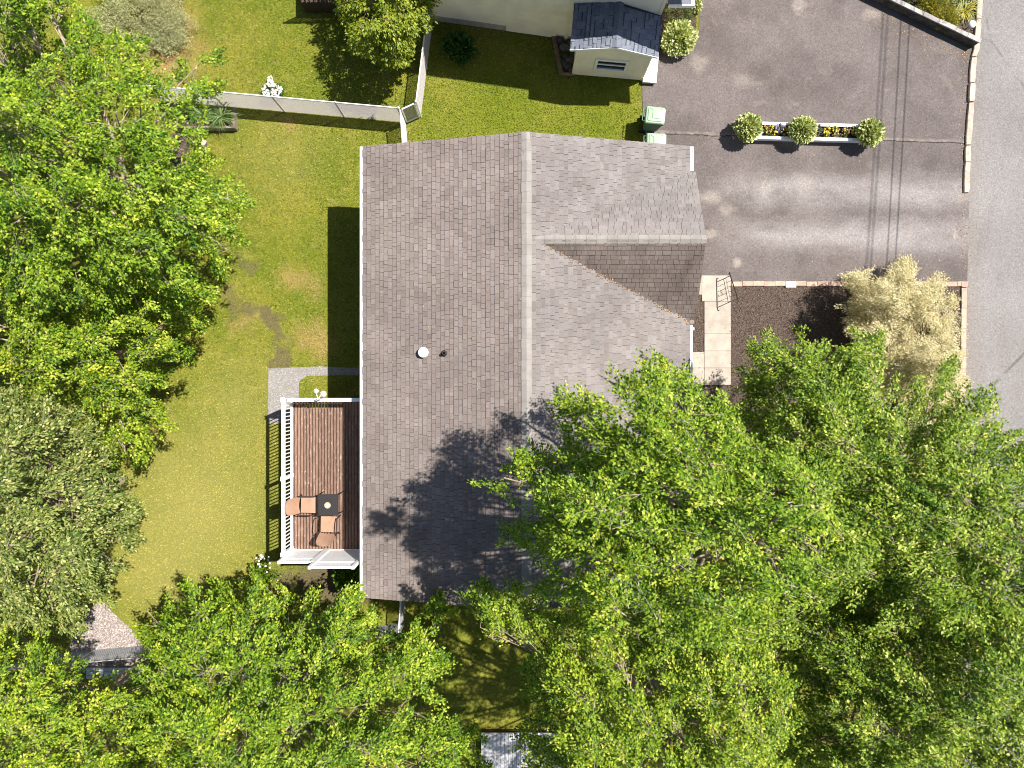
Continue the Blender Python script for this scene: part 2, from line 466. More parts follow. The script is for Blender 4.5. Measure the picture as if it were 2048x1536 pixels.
M['mulch'] = m_mulch('dark_mulch', (0.028, 0.02, 0.016), (0.085, 0.062, 0.05), (0.2, 0.155, 0.125))
M['gravel'] = m_mulch('pale_gravel', (0.14, 0.11, 0.095), (0.24, 0.2, 0.18), (0.36, 0.315, 0.29))
M['stone_dust'] = m_mulch('stone_dust', (0.16, 0.145, 0.13), (0.235, 0.22, 0.205), (0.34, 0.31, 0.29))
M['chip'] = simple('mulch_chip', (0.085, 0.06, 0.047), 0.3, 10, 0.9, rand=0.75, src='isl')
M['pebble'] = simple('pebble', (0.29, 0.245, 0.222), 0.2, 10, 0.85, rand=0.5, src='isl')
M['pebble_grey'] = simple('pebble_grey', (0.27, 0.255, 0.24), 0.2, 10, 0.85, rand=0.4, src='isl')
M['slab'] = simple('walk_slab', (0.32, 0.277, 0.232), 0.13, 3, 0.9, 0.2, 70, rand=0.06)
M['kerb'] = simple('kerb_concrete', (0.42, 0.33, 0.265), 0.2, 5, 0.9, 0.3, 60, rand=0.1)
M['paver'] = simple('pink_paver', (0.40, 0.27, 0.205), 0.15, 8, 0.9, 0.2, 60, rand=0.14)


def m_leaf(name, stops, rough=0.5, trans=0.24, clump=0.6, clump_c=(1.32, 1.16, 0.85), scale=0.9, spec=0.25, tone=0.0):
    t = NT(name)
    at = t.n('ShaderNodeAttribute'); at.attribute_name = 'tone'
    v_ = t.math('ADD', t.math('MULTIPLY', t.island(), 1.0 - tone), t.math('MULTIPLY', at.outputs['Fac'], tone))
    if tone: v_ = t.math('ADD', t.math('MULTIPLY', v_, 1.5), -0.25, clamp=True)
    col = t.ramp(v_, stops)
    cl = t.rng(t.noise(scale, 3, 0.6), 0.42, 0.72)
    col = t.mix(t.math('MULTIPLY', cl, clump), col, t.mix(1.0, col, clump_c, 'MULTIPLY'))
    t.put(t.b.inputs['Base Color'], col); t.b.inputs['Roughness'].default_value = rough; t.b.inputs['Specular IOR Level'].default_value = spec
    tr = t.n('ShaderNodeBsdfTranslucent'); t.put(tr.inputs[0], t.mix(1.0, col, (1.15, 1.3, 0.6), 'MULTIPLY'))
    ms = t.n('ShaderNodeMixShader'); ms.inputs[0].default_value = trans
    t.t.links.new(t.b.outputs[0], ms.inputs[1]); t.t.links.new(tr.outputs[0], ms.inputs[2]); t.t.links.new(ms.outputs[0], t.out.inputs[0])
    return t.m


MAPLE = [(0, (0.032, 0.085, 0.005)), (0.25, (0.088, 0.168, 0.008)), (0.6, (0.165, 0.26, 0.013)), (0.88, (0.28, 0.36, 0.025)), (1.0, (0.40, 0.44, 0.06))]
MAPLE_PALE = [(0, (0.035, 0.085, 0.005)), (0.3, (0.09, 0.165, 0.008)), (0.62, (0.165, 0.25, 0.015)), (0.9, (0.29, 0.35, 0.035)), (1.0, (0.43, 0.45, 0.12))]
M['maple'] = m_leaf('maple_leaf', MAPLE, tone=0.42)
M['maple_deep'] = m_leaf('maple_leaf_pale', MAPLE_PALE, clump=0.4, tone=0.42)
M['maple_gold'] = m_leaf('maple_leaf_gold', [(p, (min(1, c[0] * 1.14), c[1] * 1.06, c[2] * 1.1)) for p, c in MAPLE], clump=0.55, tone=0.42)
M['olive_leaf'] = m_leaf('olive_leaf', [(0, (0.045, 0.08, 0.012)), (0.4, (0.115, 0.16, 0.028)), (0.7, (0.2, 0.235, 0.05)), (0.93, (0.34, 0.34, 0.11)), (1, (0.46, 0.42, 0.18))], 0.5, 0.2, 0.4, (1.25, 1.15, 1.0))
M['lime_leaf'] = m_leaf('lime_leaf', [(0, (0.10, 0.16, 0.012)), (0.5, (0.2, 0.255, 0.02)), (0.9, (0.31, 0.33, 0.03)), (1, (0.42, 0.38, 0.06))], 0.4, 0.35, 0.3)
M['willow_leaf'] = m_leaf('pale_willow_leaf', [(0, (0.27, 0.24, 0.10)), (0.3, (0.46, 0.40, 0.22)), (0.7, (0.62, 0.54, 0.34)), (1, (0.78, 0.68, 0.5))], 0.6, 0.3, 0.4, (1.1, 1.02, 0.85), 1.1, 0.2)
M['variegated'] = m_leaf('variegated_leaf', [(0, (0.16, 0.23, 0.05)), (0.3, (0.36, 0.40, 0.13)), (0.65, (0.56, 0.57, 0.26)), (1, (0.74, 0.72, 0.46))], 0.5, 0.25, 0.3, (1.1, 1.05, 0.8), 4)
M['dark_leaf'] = m_leaf('dark_shrub_leaf', [(0, (0.02, 0.06, 0.012)), (0.6, (0.045, 0.115, 0.02)), (1, (0.09, 0.17, 0.035))], 0.4, 0.25, 0.3)
M['moss_leaf'] = m_leaf('yew_leaf', [(0, (0.035, 0.06, 0.014)), (0.6, (0.09, 0.115, 0.028)), (1, (0.2, 0.19, 0.06))], 0.5, 0.2, 0.3)
M['gold_leaf'] = m_leaf('gold_shrub_leaf', [(0, (0.12, 0.14, 0.015)), (0.5, (0.27, 0.25, 0.022)), (1, (0.44, 0.36, 0.05))], 0.5, 0.25, 0.4)
M['sage_leaf'] = m_leaf('sage_leaf', [(0, (0.2, 0.22, 0.085)), (0.5, (0.33, 0.335, 0.155)), (1, (0.46, 0.44, 0.25))], 0.6, 0.2, 0.4, (0.8, 0.9, 0.9), 1.6, 0.2)
M['strap_leaf'] = m_leaf('strap_leaf', [(0, (0.04, 0.085, 0.016)), (0.6, (0.11, 0.17, 0.045)), (1, (0.25, 0.31, 0.14))], 0.45, 0.25, 0.2)
M['petal_yellow'] = m_leaf('petal_yellow', [(0, (0.32, 0.2, 0.01)), (0.5, (0.55, 0.4, 0.02)), (1, (0.66, 0.54, 0.06))], 0.6, 0.2, 0.2, (1.0, 0.9, 0.7))
M['petal_purple'] = m_leaf('petal_purple', [(0, (0.06, 0.035, 0.11)), (0.6, (0.13, 0.09, 0.22)), (1, (0.28, 0.23, 0.36))], 0.6, 0.2, 0.2, (1, 1, 1))
M['petal_rust'] = m_leaf('petal_rust', [(0, (0.15, 0.05, 0.03)), (0.5, (0.4, 0.2, 0.03)), (1, (0.55, 0.38, 0.06))], 0.6, 0.2, 0.2, (1, 1, 1))
M['petal_white'] = m_leaf('petal_white', [(0, (0.55, 0.53, 0.5)), (1, (0.8, 0.78, 0.76))], 0.6, 0.2, 0.0)
M['bin_green'] = simple('bin_lid_green', (0.25, 0.35, 0.235), 0.06, 4, 0.42, 0.05, 60, 0.4)
M['bin_body'] = simple('bin_body_green', (0.075, 0.165, 0.095), 0.1, 4, 0.5, 0.05, 60, 0.4)
M['sling'] = simple('tan_sling', (0.32, 0.195, 0.13), 0.08, 6, 0.8, 0.2, 200, 0.2)
M['tabletop'] = simple('table_top', (0.028, 0.024, 0.024), 0.5, 60, 0.35, 0.1, 200, 0.5)
M['brass'] = simple('candle_bowl', (0.42, 0.36, 0.22), 0.2, 30, 0.4)
M['pinkish'] = simple('weathered_pink', (0.5, 0.39, 0.33), 0.2, 15, 0.7)
M['solar'] = simple('frosted_globe', (0.62, 0.62, 0.6), 0.1, 20, 0.15)
M['brown_stain'] = simple('dark_brown_stain', (0.055, 0.034, 0.024), 0.25, 12, 0.8)
M['litter'] = m_leaf('dry_leaf', [(0, (0.10, 0.055, 0.03)), (0.5, (0.24, 0.13, 0.06)), (1, (0.45, 0.34, 0.2))], 0.8, 0.1, 0.0)
M['orange_clay'] = simple('orange_clay', (0.42, 0.15, 0.06), 0.2, 12, 0.8)

# ------------------------------------------------------------------ ground, drive, road, beds
def sheet(name, poly, z, mat, parent=None, kind='structure'):
    b = MB(); b.add([(x, y, z) for x, y in poly], [tuple(range(len(poly)))])
    me_o = b.build(name, mat, parent, None if parent else (0, 0, 0))
    if me_o.data.polygons[0].normal.z < 0: me_o.data.flip_normals()
    if parent is None: tag(me_o, kind=kind)
    return me_o


g = MB(); nx = 24
for i in range(nx):
    for j in range(nx):
        x0, x1 = -180 + 360 * i / nx, -180 + 360 * (i + 1) / nx
        y0, y1 = -180 + 360 * j / nx, -180 + 360 * (j + 1) / nx
        g.add([(x0, y0, 0), (x1, y0, 0), (x1, y1, 0), (x0, y1, 0)], [(0, 1, 2, 3)])
tag(g.build('ground', M['lawn'], None, (0, 0, 0)), kind='structure')

DRIVE = PX([(1398, -120), (1398, 60), (1330, 97), (1316, 110), (1310, 166), (1284, 172), (1287, 285), (1286, 330), (1310, 569), (1440, 569), (1925, 569), (1934, 564), (1938, 380), (1945, 100), (1735, -4), (1560, -90)])
sheet('driveway', DRIVE, 0.02, M['drive'])
ROAD = [(16.35, 60), (16.28, 13.2), (16.12, 11.6), (15.95, 4.0), (15.87, -2), (15.8, -60), (24.5, -60), (24.5, 60)]
sheet('road', ROAD, 0.014, M['road'])
BED_FRONT = PX([(1380, 566), (1922, 566), (1924, 800), (1922, 905), (1700, 930), (1380, 880)])
sheet('mulch_bed', BED_FRONT, 0.010, M['mulch'])
BED_TOP = PX([(1738, -8), (1944, 92), (1962, -60), (1700, -120)])
sheet('mulch_bed', BED_TOP, 0.011, M['mulch'])
BED_SIDE = PX([(1318, -40), (1392, -40), (1392, 92), (1318, 100)])
sheet('mulch_bed', BED_SIDE, 0.012, M['mulch'])
BED_DECK = PX([(560, 1140), (735, 1136), (735, 1205), (640, 1215), (570, 1190)])
BED_SOUTH = PX([(880, 1262), (1000, 1225), (1180, 1230), (1180, 1470), (980, 1462), (860, 1400)])
GRAVEL = PX([(205, 1200), (225, 1225), (262, 1258), (300, 1300), (300, 1345), (120, 1345), (150, 1265), (180, 1218)])
sheet('gravel_patch', GRAVEL, 0.008, M['gravel'])
PATH = PX([(537, 737), (640, 733), (728, 737), (760, 738), (760, 752), (690, 750), (612, 752), (598, 764), (598, 845), (536, 848)])
sheet('gravel_path', PATH, 0.008, M['stone_dust'])
BED_LEFT = PX([(330, 268), (415, 272), (414, 330), (330, 345)])
sheet('mulch_bed', BED_LEFT, 0.010, M['mulch'])


def in_poly(x, y, poly):
    c = np.zeros(len(x), bool); n = len(poly)
    for i in range(n):
        x0, y0 = poly[i]; x1, y1 = poly[(i + 1) % n]
        if y0 == y1: continue
        c ^= ((y0 > y) != (y1 > y)) & (x < (x1 - x0) * (y - y0) / (y1 - y0) + x0)
    return c


# walkway slabs
walk = empty('walkway', P(1435, 660)); tag(walk, kind='structure')


def slab_px(u0, v0, u1, v1, h, name, mat, parent, gap=0.007, z=0.0):
    a = P(u0, v1); b = P(u1, v0)
    mb = MB(); mb.bevbox(a.x + gap / 2, b.x - gap / 2, a.y + gap / 2, b.y - gap / 2, z, z + h, 0.008)
    return mb.build(name, mat, parent)


for u0, v0, u1, v1 in ((1403, 551, 1461, 603), (1408, 603, 1461, 668), (1408, 668, 1461, 702), (1408, 702, 1461, 736), (1408, 736, 1461, 770), (1384, 704, 1408, 736), (1384, 736, 1408, 770), (1388, 551, 1403, 590)):
    slab_px(u0, v0, u1, v1, 0.05 + rnd.uniform(-0.006, 0.006), 'slab', M['slab'], walk)

# brick edging between drive and bed, kerb stones along the road
edge = empty('garden_edging', P(1680, 567)); tag(edge, kind='structure')
u = 1462.0; k = 0
while u < 1922:
    w = 21.5 + rnd.uniform(-0.8, 0.8)
    vv = 563 + rnd.uniform(-0.7, 0.7)
    if abs(u - 1568) < 11:
        slab_px(u, vv + 1, u + w, vv + 13, 0.085, 'paver', M['white'], edge)
    else:
        slab_px(u, vv, u + w, vv + 10, 0.065 + rnd.uniform(-0.008, 0.008), 'paver', M['paver'], edge)
    u += w; k += 1
v = 576.0
while v < 820:
    hh = 40 + rnd.uniform(-2, 2)
    slab_px(1921 - (v - 566) * 0.012, v, 1931.5 - (v - 566) * 0.012, v + hh, 0.075 + rnd.uniform(-0.008, 0.008), 'paver', M['paver'], edge)
    v += hh
slab_px(1921, 564, 1932, 575, 0.08, 'paver', M['paver'], edge)

kerb = empty('kerb', P(1940, 220)); tag(kerb, kind='structure')
KX = [(-150, 1966), (0, 1957), (100, 1950), (116, 1945), (168, 1941), (205, 1940), (292, 1933.5), (325, 1932.5), (386, 1930.5)]


def kx(v):
    for (v0, x0), (v1, x1) in zip(KX, KX[1:]):
        if v <= v1: return x0 + (x1 - x0) * (v - v0) / (v1 - v0)
    return KX[-1][1]


for v0, v1 in ((-150, -60), (-59, 40), (41, 115), (117, 167), (169, 205), (207, 291), (293, 325), (326, 386)):
    n = 5; rgt = []; lft = []
    for i in range(n + 1):
        vv = v0 + (v1 - v0) * i / n; j = rnd.uniform(-0.5, 0.5); e = 0.9 if i in (0, n) else 0
        a = P(kx(vv) + j * 0.6 - 5.6 + e, vv); b = P(kx(vv) + 5.6 + j - e, vv)
        lft.append((a.x, a.y)); rgt.append((b.x, b.y))
    mb = MB(); poly = lft + rgt[::-1]
    hh = 0.12 + rnd.uniform(-0.02, 0.015)
    mb.prism(poly, 0, hh - 0.015, top=False)
    cx = sum(q[0] for q in poly) / len(poly); cy = sum(q[1] for q in poly) / len(poly)
    m2 = len(poly); ins = [(cx + (qx - cx) * 0.86, cy + (qy - cy) * 0.985) for qx, qy in poly]
    mb.add([(q[0], q[1], hh - 0.015) for q in poly] + [(q[0], q[1], hh) for q in ins], [(i, (i + 1) % m2, m2 + (i + 1) % m2, m2 + i) for i in range(m2)] + [tuple(range(m2, 2 * m2))])
    mb.build('kerb_stone', M['kerb'], kerb)


# ------------------------------------------------------------------ roof covering
def shingle_list(O, e, up, length, slope, exp, wmin, wmax, keep):
    """courses of tabs on a slope: (corner, e, up, n, width, exposure, thickness)"""
    e = Vector(e).normalized(); up = Vector(up).normalized(); n = e.cross(up).normalized()
    if n.z < 0: n = -n
    out = []; k = 0; d = 0.0
    while d < slope - 0.02:
        ex = min(exp, slope - d)
        s = -rnd.uniform(0, wmax)
        while s < length:
            w = rnd.uniform(wmin, wmax)
            s0, s1 = max(s, 0), min(s + w, length)
            if s1 - s0 > 0.02:
                c = Vector(O) + e * s0 + up * d
                cs = [c, c + e * (s1 - s0), c + up * ex, c + up * ex + e * (s1 - s0)]
                if any(keep(q) for q in cs):
                    out.append((c, e, up, n, s1 - s0, ex, rnd.choice((0.018, 0.022, 0.026, 0.030))))
            s += w
        d += exp; k += 1
    return out


def shingle_geom(c, e, up, n, w, ex, th):
    a = 0.004
    p0 = c + e * a; p1 = c + e * (w - a); t0 = c + up * (ex + 0.012) + e * a; t1 = c + up * (ex + 0.012) + e * (w - a)
    lo = n * 0.001; hb = n * th; ht = n * 0.004
    return [p0 + lo, p1 + lo, p0 + hb, p1 + hb, t0 + ht, t1 + ht, t0 + lo, t1 + lo], [(0, 1, 3, 2), (2, 3, 5, 4), (0, 2, 4, 6), (1, 7, 5, 3)]


UNIT = {}


def shingle_piece(c, e, up, n, w, ex, th, mat, parent, band=None):
    key = (th, mat.name, band is not None)
    if key not in UNIT:
        vs, fs = shingle_geom(Vector((0, 0, 0)), Vector((1, 0, 0)), Vector((0, 1, 0)), Vector((0, 0, 1)), 0.2, 0.137, th)
        me = bpy.data.meshes.new('shingle'); me.from_pydata([tuple(q) for q in vs], [], fs); me.materials.append(mat)
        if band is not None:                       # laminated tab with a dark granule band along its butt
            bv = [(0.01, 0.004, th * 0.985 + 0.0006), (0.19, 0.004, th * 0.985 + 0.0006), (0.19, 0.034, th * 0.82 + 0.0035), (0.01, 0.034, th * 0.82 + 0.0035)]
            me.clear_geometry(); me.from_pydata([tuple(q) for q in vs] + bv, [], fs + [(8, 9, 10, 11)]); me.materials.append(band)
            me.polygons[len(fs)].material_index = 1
        UNIT[key] = me
    o = bpy.data.objects.new('shingle', UNIT[key]); COL.objects.link(o); o.parent = parent
    R = Matrix((e, up, n)).transposed()
    if R.determinant() < 0: R = Matrix((-e, up, n)).transposed(); c = c + e * w
    o.location = c - wloc(parent); o.rotation_euler = R.to_euler(); o.scale = (w / 0.2, ex / 0.137, 1)
    return o


# ------------------------------------------------------------------ the bungalow
RX, RZ, EZ = 0.41, 4.95, 3.75            # ridge x, ridge height, eave height
EL, ER, YS, YN = -4.44, 5.30, -6.37, 7.09
GY, GZ, GH, GX = 4.10, 4.90, 2.22, 5.47  # gable ridge y, height, half width, rake plane
TL = (RZ - EZ) / (RX - EL); TR = (RZ - EZ) / (ER - RX); TG = (GZ - EZ) / GH
zmain = lambda x: RZ - ((x - RX) * TR if x > RX else (RX - x) * TL)
zgab = lambda y: GZ - abs(y - GY) * TG

house = empty('bungalow', (0.4, 0.35, 0), 'long bungalow under a grey-brown shingle roof with a front cross gable', 'house')
WL, WR, WS, WN = -4.02, 4.92, -6.05, 6.78
b = MB()
b.add([(WL, WS, 0), (WR, WS, 0), (WR, WN, 0), (WL, WN, 0), (WL, WS, 3.72), (WR, WS, 3.72), (WR, WN, 3.72), (WL, WN, 3.72), (RX, WS, 4.72), (RX, WN, 4.72)],
      [(0, 1, 5, 8, 4), (1, 2, 6, 5), (2, 3, 7, 9, 6), (3, 0, 4, 7)])
b.build('wall', M['pale_siding'], house)
b = MB()
b.add([(WR + 0.01, 2.15, 0), (5.2, 2.15, 0), (5.2, 6.05, 0), (WR + 0.01, 6.05, 0), (WR + 0.01, 2.15, 3.7), (5.2, 2.15, 3.7), (5.2, 6.05, 3.7), (WR + 0.01, 6.05, 3.7), (5.2, GY, 4.7), (WR + 0.01, GY, 4.7)],
      [(0, 1, 5, 4), (1, 2, 6, 8, 5), (2, 3, 7, 6)])
b.build('gable_wall', M['pale_siding'], house)
for (y0, y1, z0, z1) in ((-4.6, -3.0, 1.4, 2.7), (-1.5, 0.1, 1.4, 2.7)):
    f = MB(); f.box(WR - 0.02, WR + 0.05, y0, y1, z0, z1); w_ = f.build('window', M['white'], house)
    q = MB(); q.box(WR + 0.02, WR + 0.056, y0 + 0.08, (y0 + y1) / 2 - 0.03, z0 + 0.08, z1 - 0.08); q.build('pane', M['glass'], w_)
    q = MB(); q.box(WR + 0.02, WR + 0.056, (y0 + y1) / 2 + 0.03, y1 - 0.08, z0 + 0.08, z1 - 0.08); q.build('pane', M['glass'], w_)
for (y0, y1, z0, z1) in ((-4.6, -2.7, 1.98, 3.6), (2.0, 3.4, 2.1, 3.3), (4.6, 5.8, 2.1, 3.3)):
    f = MB(); f.box(WL - 0.05, WL + 0.02, y0, y1, z0, z1); w_ = f.build('window', M['white'], house)
    q = MB(); q.box(WL - 0.056, WL - 0.02, y0 + 0.08, (y0 + y1) / 2 - 0.03, z0 + 0.08, z1 - 0.08); q.build('pane', M['glass'], w_)
    q = MB(); q.box(WL - 0.056, WL - 0.02, (y0 + y1) / 2 + 0.03, y1 - 0.08, z0 + 0.08, z1 - 0.08); q.build('pane', M['glass'], w_)
b = MB(); b.box(WR - 0.02, WR + 0.04, 0.55, 1.5, 0.25, 2.35); dr = b.build('door', M['white'], house)
b = MB(); b.lathe((WR + 0.07, 0.66, 1.25), [(0.03, -0.03), (0.035, 0), (0.03, 0.03)], 8); b.build('handle', M['black_metal'], dr)

# roof deck
b = MB(); T = 0.10
sec = [(EL, EZ), (RX, RZ), (ER, EZ), (ER, EZ - T), (RX, RZ - T - 0.02), (EL, EZ - T)]
n = len(sec)
b.add([(x, YS, z) for x, z in sec] + [(x, YN, z) for x, z in sec], [(i, (i + 1) % n, n + (i + 1) % n, n + i) for i in range(n)] + [(0, 5, 4, 1), (1, 4, 3, 2), (n, n + 1, n + 4, n + 5), (n + 1, n + 2, n + 3, n + 4)])
sec = [(GY + GH, EZ), (GY, GZ), (GY - GH, EZ), (GY - GH, EZ - T), (GY, GZ - T - 0.02), (GY + GH, EZ - T)]
b.add([(0.55, y, z) for y, z in sec] + [(GX, y, z) for y, z in sec], [(i, (i + 1) % n, n + (i + 1) % n, n + i) for i in range(n)] + [(0, 5, 4, 1), (1, 4, 3, 2), (n, n + 1, n + 4, n + 5), (n + 1, n + 2, n + 3, n + 4)])
roof = b.build('roof', M['underlay'], house)

EXP = 0.1365
sl = math.hypot(RX - EL, RZ - EZ); sr = math.hypot(ER - RX, RZ - EZ); sg = math.hypot(GH, GZ - EZ)
left = shingle_list((EL - 0.015, YS - 0.02, EZ), (0, 1, 0), (RX - EL, 0, RZ - EZ), YN - YS + 0.04, sl, EXP, 0.10, 0.28, lambda q: True)
right = shingle_list((ER + 0.015, YS - 0.02, EZ), (0, 1, 0), (RX - ER, 0, RZ - EZ), YN - YS + 0.04, sr, EXP, 0.10, 0.28, lambda q: not (abs(q.y - GY) < GH and zgab(q.y) > q.z + 0.03))
gkeep = lambda q: q.z > zmain(q.x) - 0.02
gn = shingle_list((0.5, GY + GH + 0.01, EZ), (1, 0, 0), (0, -GH, GZ - EZ), GX + 0.02 - 0.5, sg, EXP, 0.10, 0.28, gkeep)
gs = shingle_list((0.5, GY - GH - 0.01, EZ), (1, 0, 0), (0, GH, GZ - EZ), GX + 0.02 - 0.5, sg, EXP, 0.10, 0.28, gkeep)
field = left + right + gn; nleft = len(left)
seen = lambda s: s[0].y > -0.9 and not (s[0].x > 1.2 and s[0].y < 0.8)
order = sorted(range(len(field)), key=lambda i: (0 if seen(field[i]) else 100) + (field[i][0] - Vector((0, 0, H))).length - 2.0 * min(field[i][4], 0.3))
single = set(order[:300])
b = MB(); b2 = MB()
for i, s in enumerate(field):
    if i in single: shingle_piece(*s, M['rear_brown_piece' if i < nleft else 'shingle_piece'], roof)
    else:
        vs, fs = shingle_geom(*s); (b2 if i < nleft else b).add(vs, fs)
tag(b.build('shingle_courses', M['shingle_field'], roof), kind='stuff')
tag(b2.build('rear_shingle_courses', M['rear_brown_field'], roof), kind='stuff')
b = MB()
for s in gs:
    vs, fs = shingle_geom(*s); b.add(vs, fs)
tag(b.build('gable_shingle_courses', M['shingle_stained'], roof), kind='stuff')


def cap_mesh(length, half, drop, th):
    me = bpy.data.meshes.new('ridge_cap')
    vs = []
    for y, hgt in ((0, th), (length, th - 0.008)):
        vs += [(-half, y, -drop - 0.02 + hgt - th), (-half, y, -drop + hgt), (0, y, hgt + 0.01), (half, y, -drop + hgt), (half, y, -drop - 0.02 + hgt - th)]
    fs = [(i, i + 1, 6 + i, 5 + i) for i in range(4)] + [(4, 3, 2, 1, 0), (5, 6, 7, 8, 9)]
    me.from_pydata(vs, [], [tuple(reversed(f)) for f in fs]); me.materials.append(M['ridge'])
    return me


cm_vent = cap_mesh(0.31, 0.145, 0.145 * TL, 0.050); cm_flat = cap_mesh(0.31, 0.145, 0.145 * TL, 0.028)
y = YS - 0.02
while y < YN - 0.05:
    vent = y < 6.0
    o = link_mesh('ridge_cap', cm_vent if vent else cm_flat, None, roof)
    o.location = Vector((RX, y, RZ)) - wloc(roof) + Vector((rnd.uniform(-0.004, 0.004), 0, rnd.uniform(-0.001, 0.001)))
    o.scale = (1, min(0.30, YN + 0.02 - y) / 0.31, 1)
    y += 0.295
cm_g = cap_mesh(0.31, 0.125, 0.125 * TG, 0.028)
x = 0.63
while x < GX:
    o = link_mesh('ridge_cap', cm_g, None, roof)
    o.location = Vector((x, GY, GZ)) - wloc(roof); o.rotation_euler = (0, 0, -math.pi / 2)
    o.scale = (1, min(0.30, GX + 0.03 - x) / 0.31, 1)
    x += 0.295
# valley leaf litter is fine debris, gutters and vents are parts
def gutter(x0, x1, y0, y1, name='gutter'):
    b = MB(); z1 = EZ + 0.005; z0 = EZ - 0.11; t = 0.018
    b.box(x0, x1, y0, y1, z0, z0 + t); b.box(x0, x0 + t, y0, y1, z0 + t, z1); b.box(x1 - t, x1, y0, y1, z0 + t, z1)
    b.box(x0 + t, x1 - t, y0, y0 + t, z0 + t, z1); b.box(x0 + t, x1 - t, y1 - t, y1, z0 + t, z1)
    for i in range(int((y1 - y0) / 0.6)):
        yy = y0 + 0.3 + 0.6 * i; b.box(x0 + t, x1 - t, yy, yy + 0.02, z1 - 0.012, z1 - 0.001)
    b.box(x0 + t, x1 - t, y0 + t, y1 - t, z0 + t, z0 + t + 0.045)
    return b.build(name, M['white'], house)


gutter(EL - 0.105, EL - 0.018, YS, YN)
gutter(ER + 0.022, ER + 0.125, GY + GH + 0.05, YN)
gutter(ER + 0.022, ER + 0.095, YS, GY - GH - 0.12)
b = MB(); b.beam((EL + 0.01, YN - 0.03, EZ - 0.19), (RX, YN - 0.03, RZ - 0.19), 0.02, 0.15); b.beam((RX, YN - 0.03, RZ - 0.19), (ER, YN - 0.03, EZ - 0.19), 0.02, 0.15); b.build('rake_board', M['white'], house)
b = MB(); b.beam((GX - 0.03, GY + GH, EZ - 0.19), (GX - 0.03, GY, GZ - 0.19), 0.02, 0.15); b.beam((GX - 0.03, GY, GZ - 0.19), (GX - 0.03, GY - GH, EZ - 0.19), 0.02, 0.15); b.build('rake_board', M['white'], house)
p = P(844, 704, 4.6); zz = zmain(p.x)
b = MB(); b.lathe((p.x, p.y, zz), [(0.085, -0.05), (0.085, 0.10), (0.15, 0.10), (0.155, 0.13), (0.14, 0.165), (0.09, 0.19), (0.02, 0.2)], 24); b.build('roof_vent', M['white_metal'], house, smooth=False)
p = P(887, 706, 4.7); zz = zmain(p.x)
b = MB(); b.lathe((p.x, p.y, zz), [(0.11, -0.03), (0.10, 0.03), (0.055, 0.06), (0.05, 0.2), (0.035, 0.2), (0.035, 0.06)], 16); b.build('vent_pipe', M['dark_pipe'], house)
# clay tile fallen at gutter end and small bird droppings are left out; downspout at the gable valley
b = MB(); b.box(ER + 0.1, ER + 0.17, 1.62, 1.7, 0.1, 3.66); b.build('downspout', M['white'], house)
b = MB(); b.lathe((ER + 0.06, 1.86, EZ - 0.02), [(0.07, -0.06), (0.085, 0.05), (0.05, 0.06)], 10); b.build('downspout_cap', M['cedar'], house)


# ------------------------------------------------------------------ rear deck with white railing
DZ = 1.95
dx0, dx1 = P(583, 0, DZ).x, WL - 0.03
dy1, dy0 = P(0, 796, DZ).y, P(0, 1101, DZ).y
deck = empty('rear_deck', ((dx0 + dx1) / 2, (dy0 + dy1) / 2, 0), 'raised brown board deck with white railing behind the bungalow', 'deck')
nb = 32; bw = (dx1 - dx0) / nb
pm = MB(); pm.bevbox(-bw / 2 + 0.009, bw / 2 - 0.009, dy0 - (dy0 + dy1) / 2, dy1 - (dy0 + dy1) / 2, -0.035, 0, 0.004)
plank0 = None
for i in range(nb):
    if plank0 is None:
        plank0 = pm.build('plank', M['deck'], deck); o = plank0
        me = plank0.data
        off = wloc(deck)
        for vtx in me.vertices: vtx.co = vtx.co + off
    else:
        o = link_mesh('plank', me, None, deck)
    o.location = Vector((dx0 + bw * (i + 0.5), (dy0 + dy1) / 2, DZ + rnd.uniform(-0.004, 0.004))) - wloc(deck)
b = MB()
b.box(dx0 + 0.02, dx0 + 0.06, dy0 + 0.02, dy1 - 0.02, DZ - 0.24, DZ - 0.045); b.box(dx0 + 0.06, dx1, dy0 + 0.02, dy0 + 0.06, DZ - 0.24, DZ - 0.045); b.box(dx0 + 0.06, dx1, dy1 - 0.06, dy1 - 0.02, DZ - 0.24, DZ - 0.045)
for i in range(1, 8): b.box(dx0 + 0.06, dx1, dy0 + i * (dy1 - dy0) / 8 - 0.02, dy0 + i * (dy1 - dy0) / 8 + 0.02, DZ - 0.22, DZ - 0.05)
b.build('joist_frame', M['brown_stain'], deck)
for px_ in (dx0 + 0.12, (dx0 + dx1) / 2):
    for py_ in (dy0 + 0.12, (dy0 + dy1) / 2, dy1 - 0.12):
        b = MB(); b.box(px_ - 0.06, px_ + 0.06, py_ - 0.06, py_ + 0.06, 0, DZ - 0.245); b.build('leg', M['brown_stain'], deck)


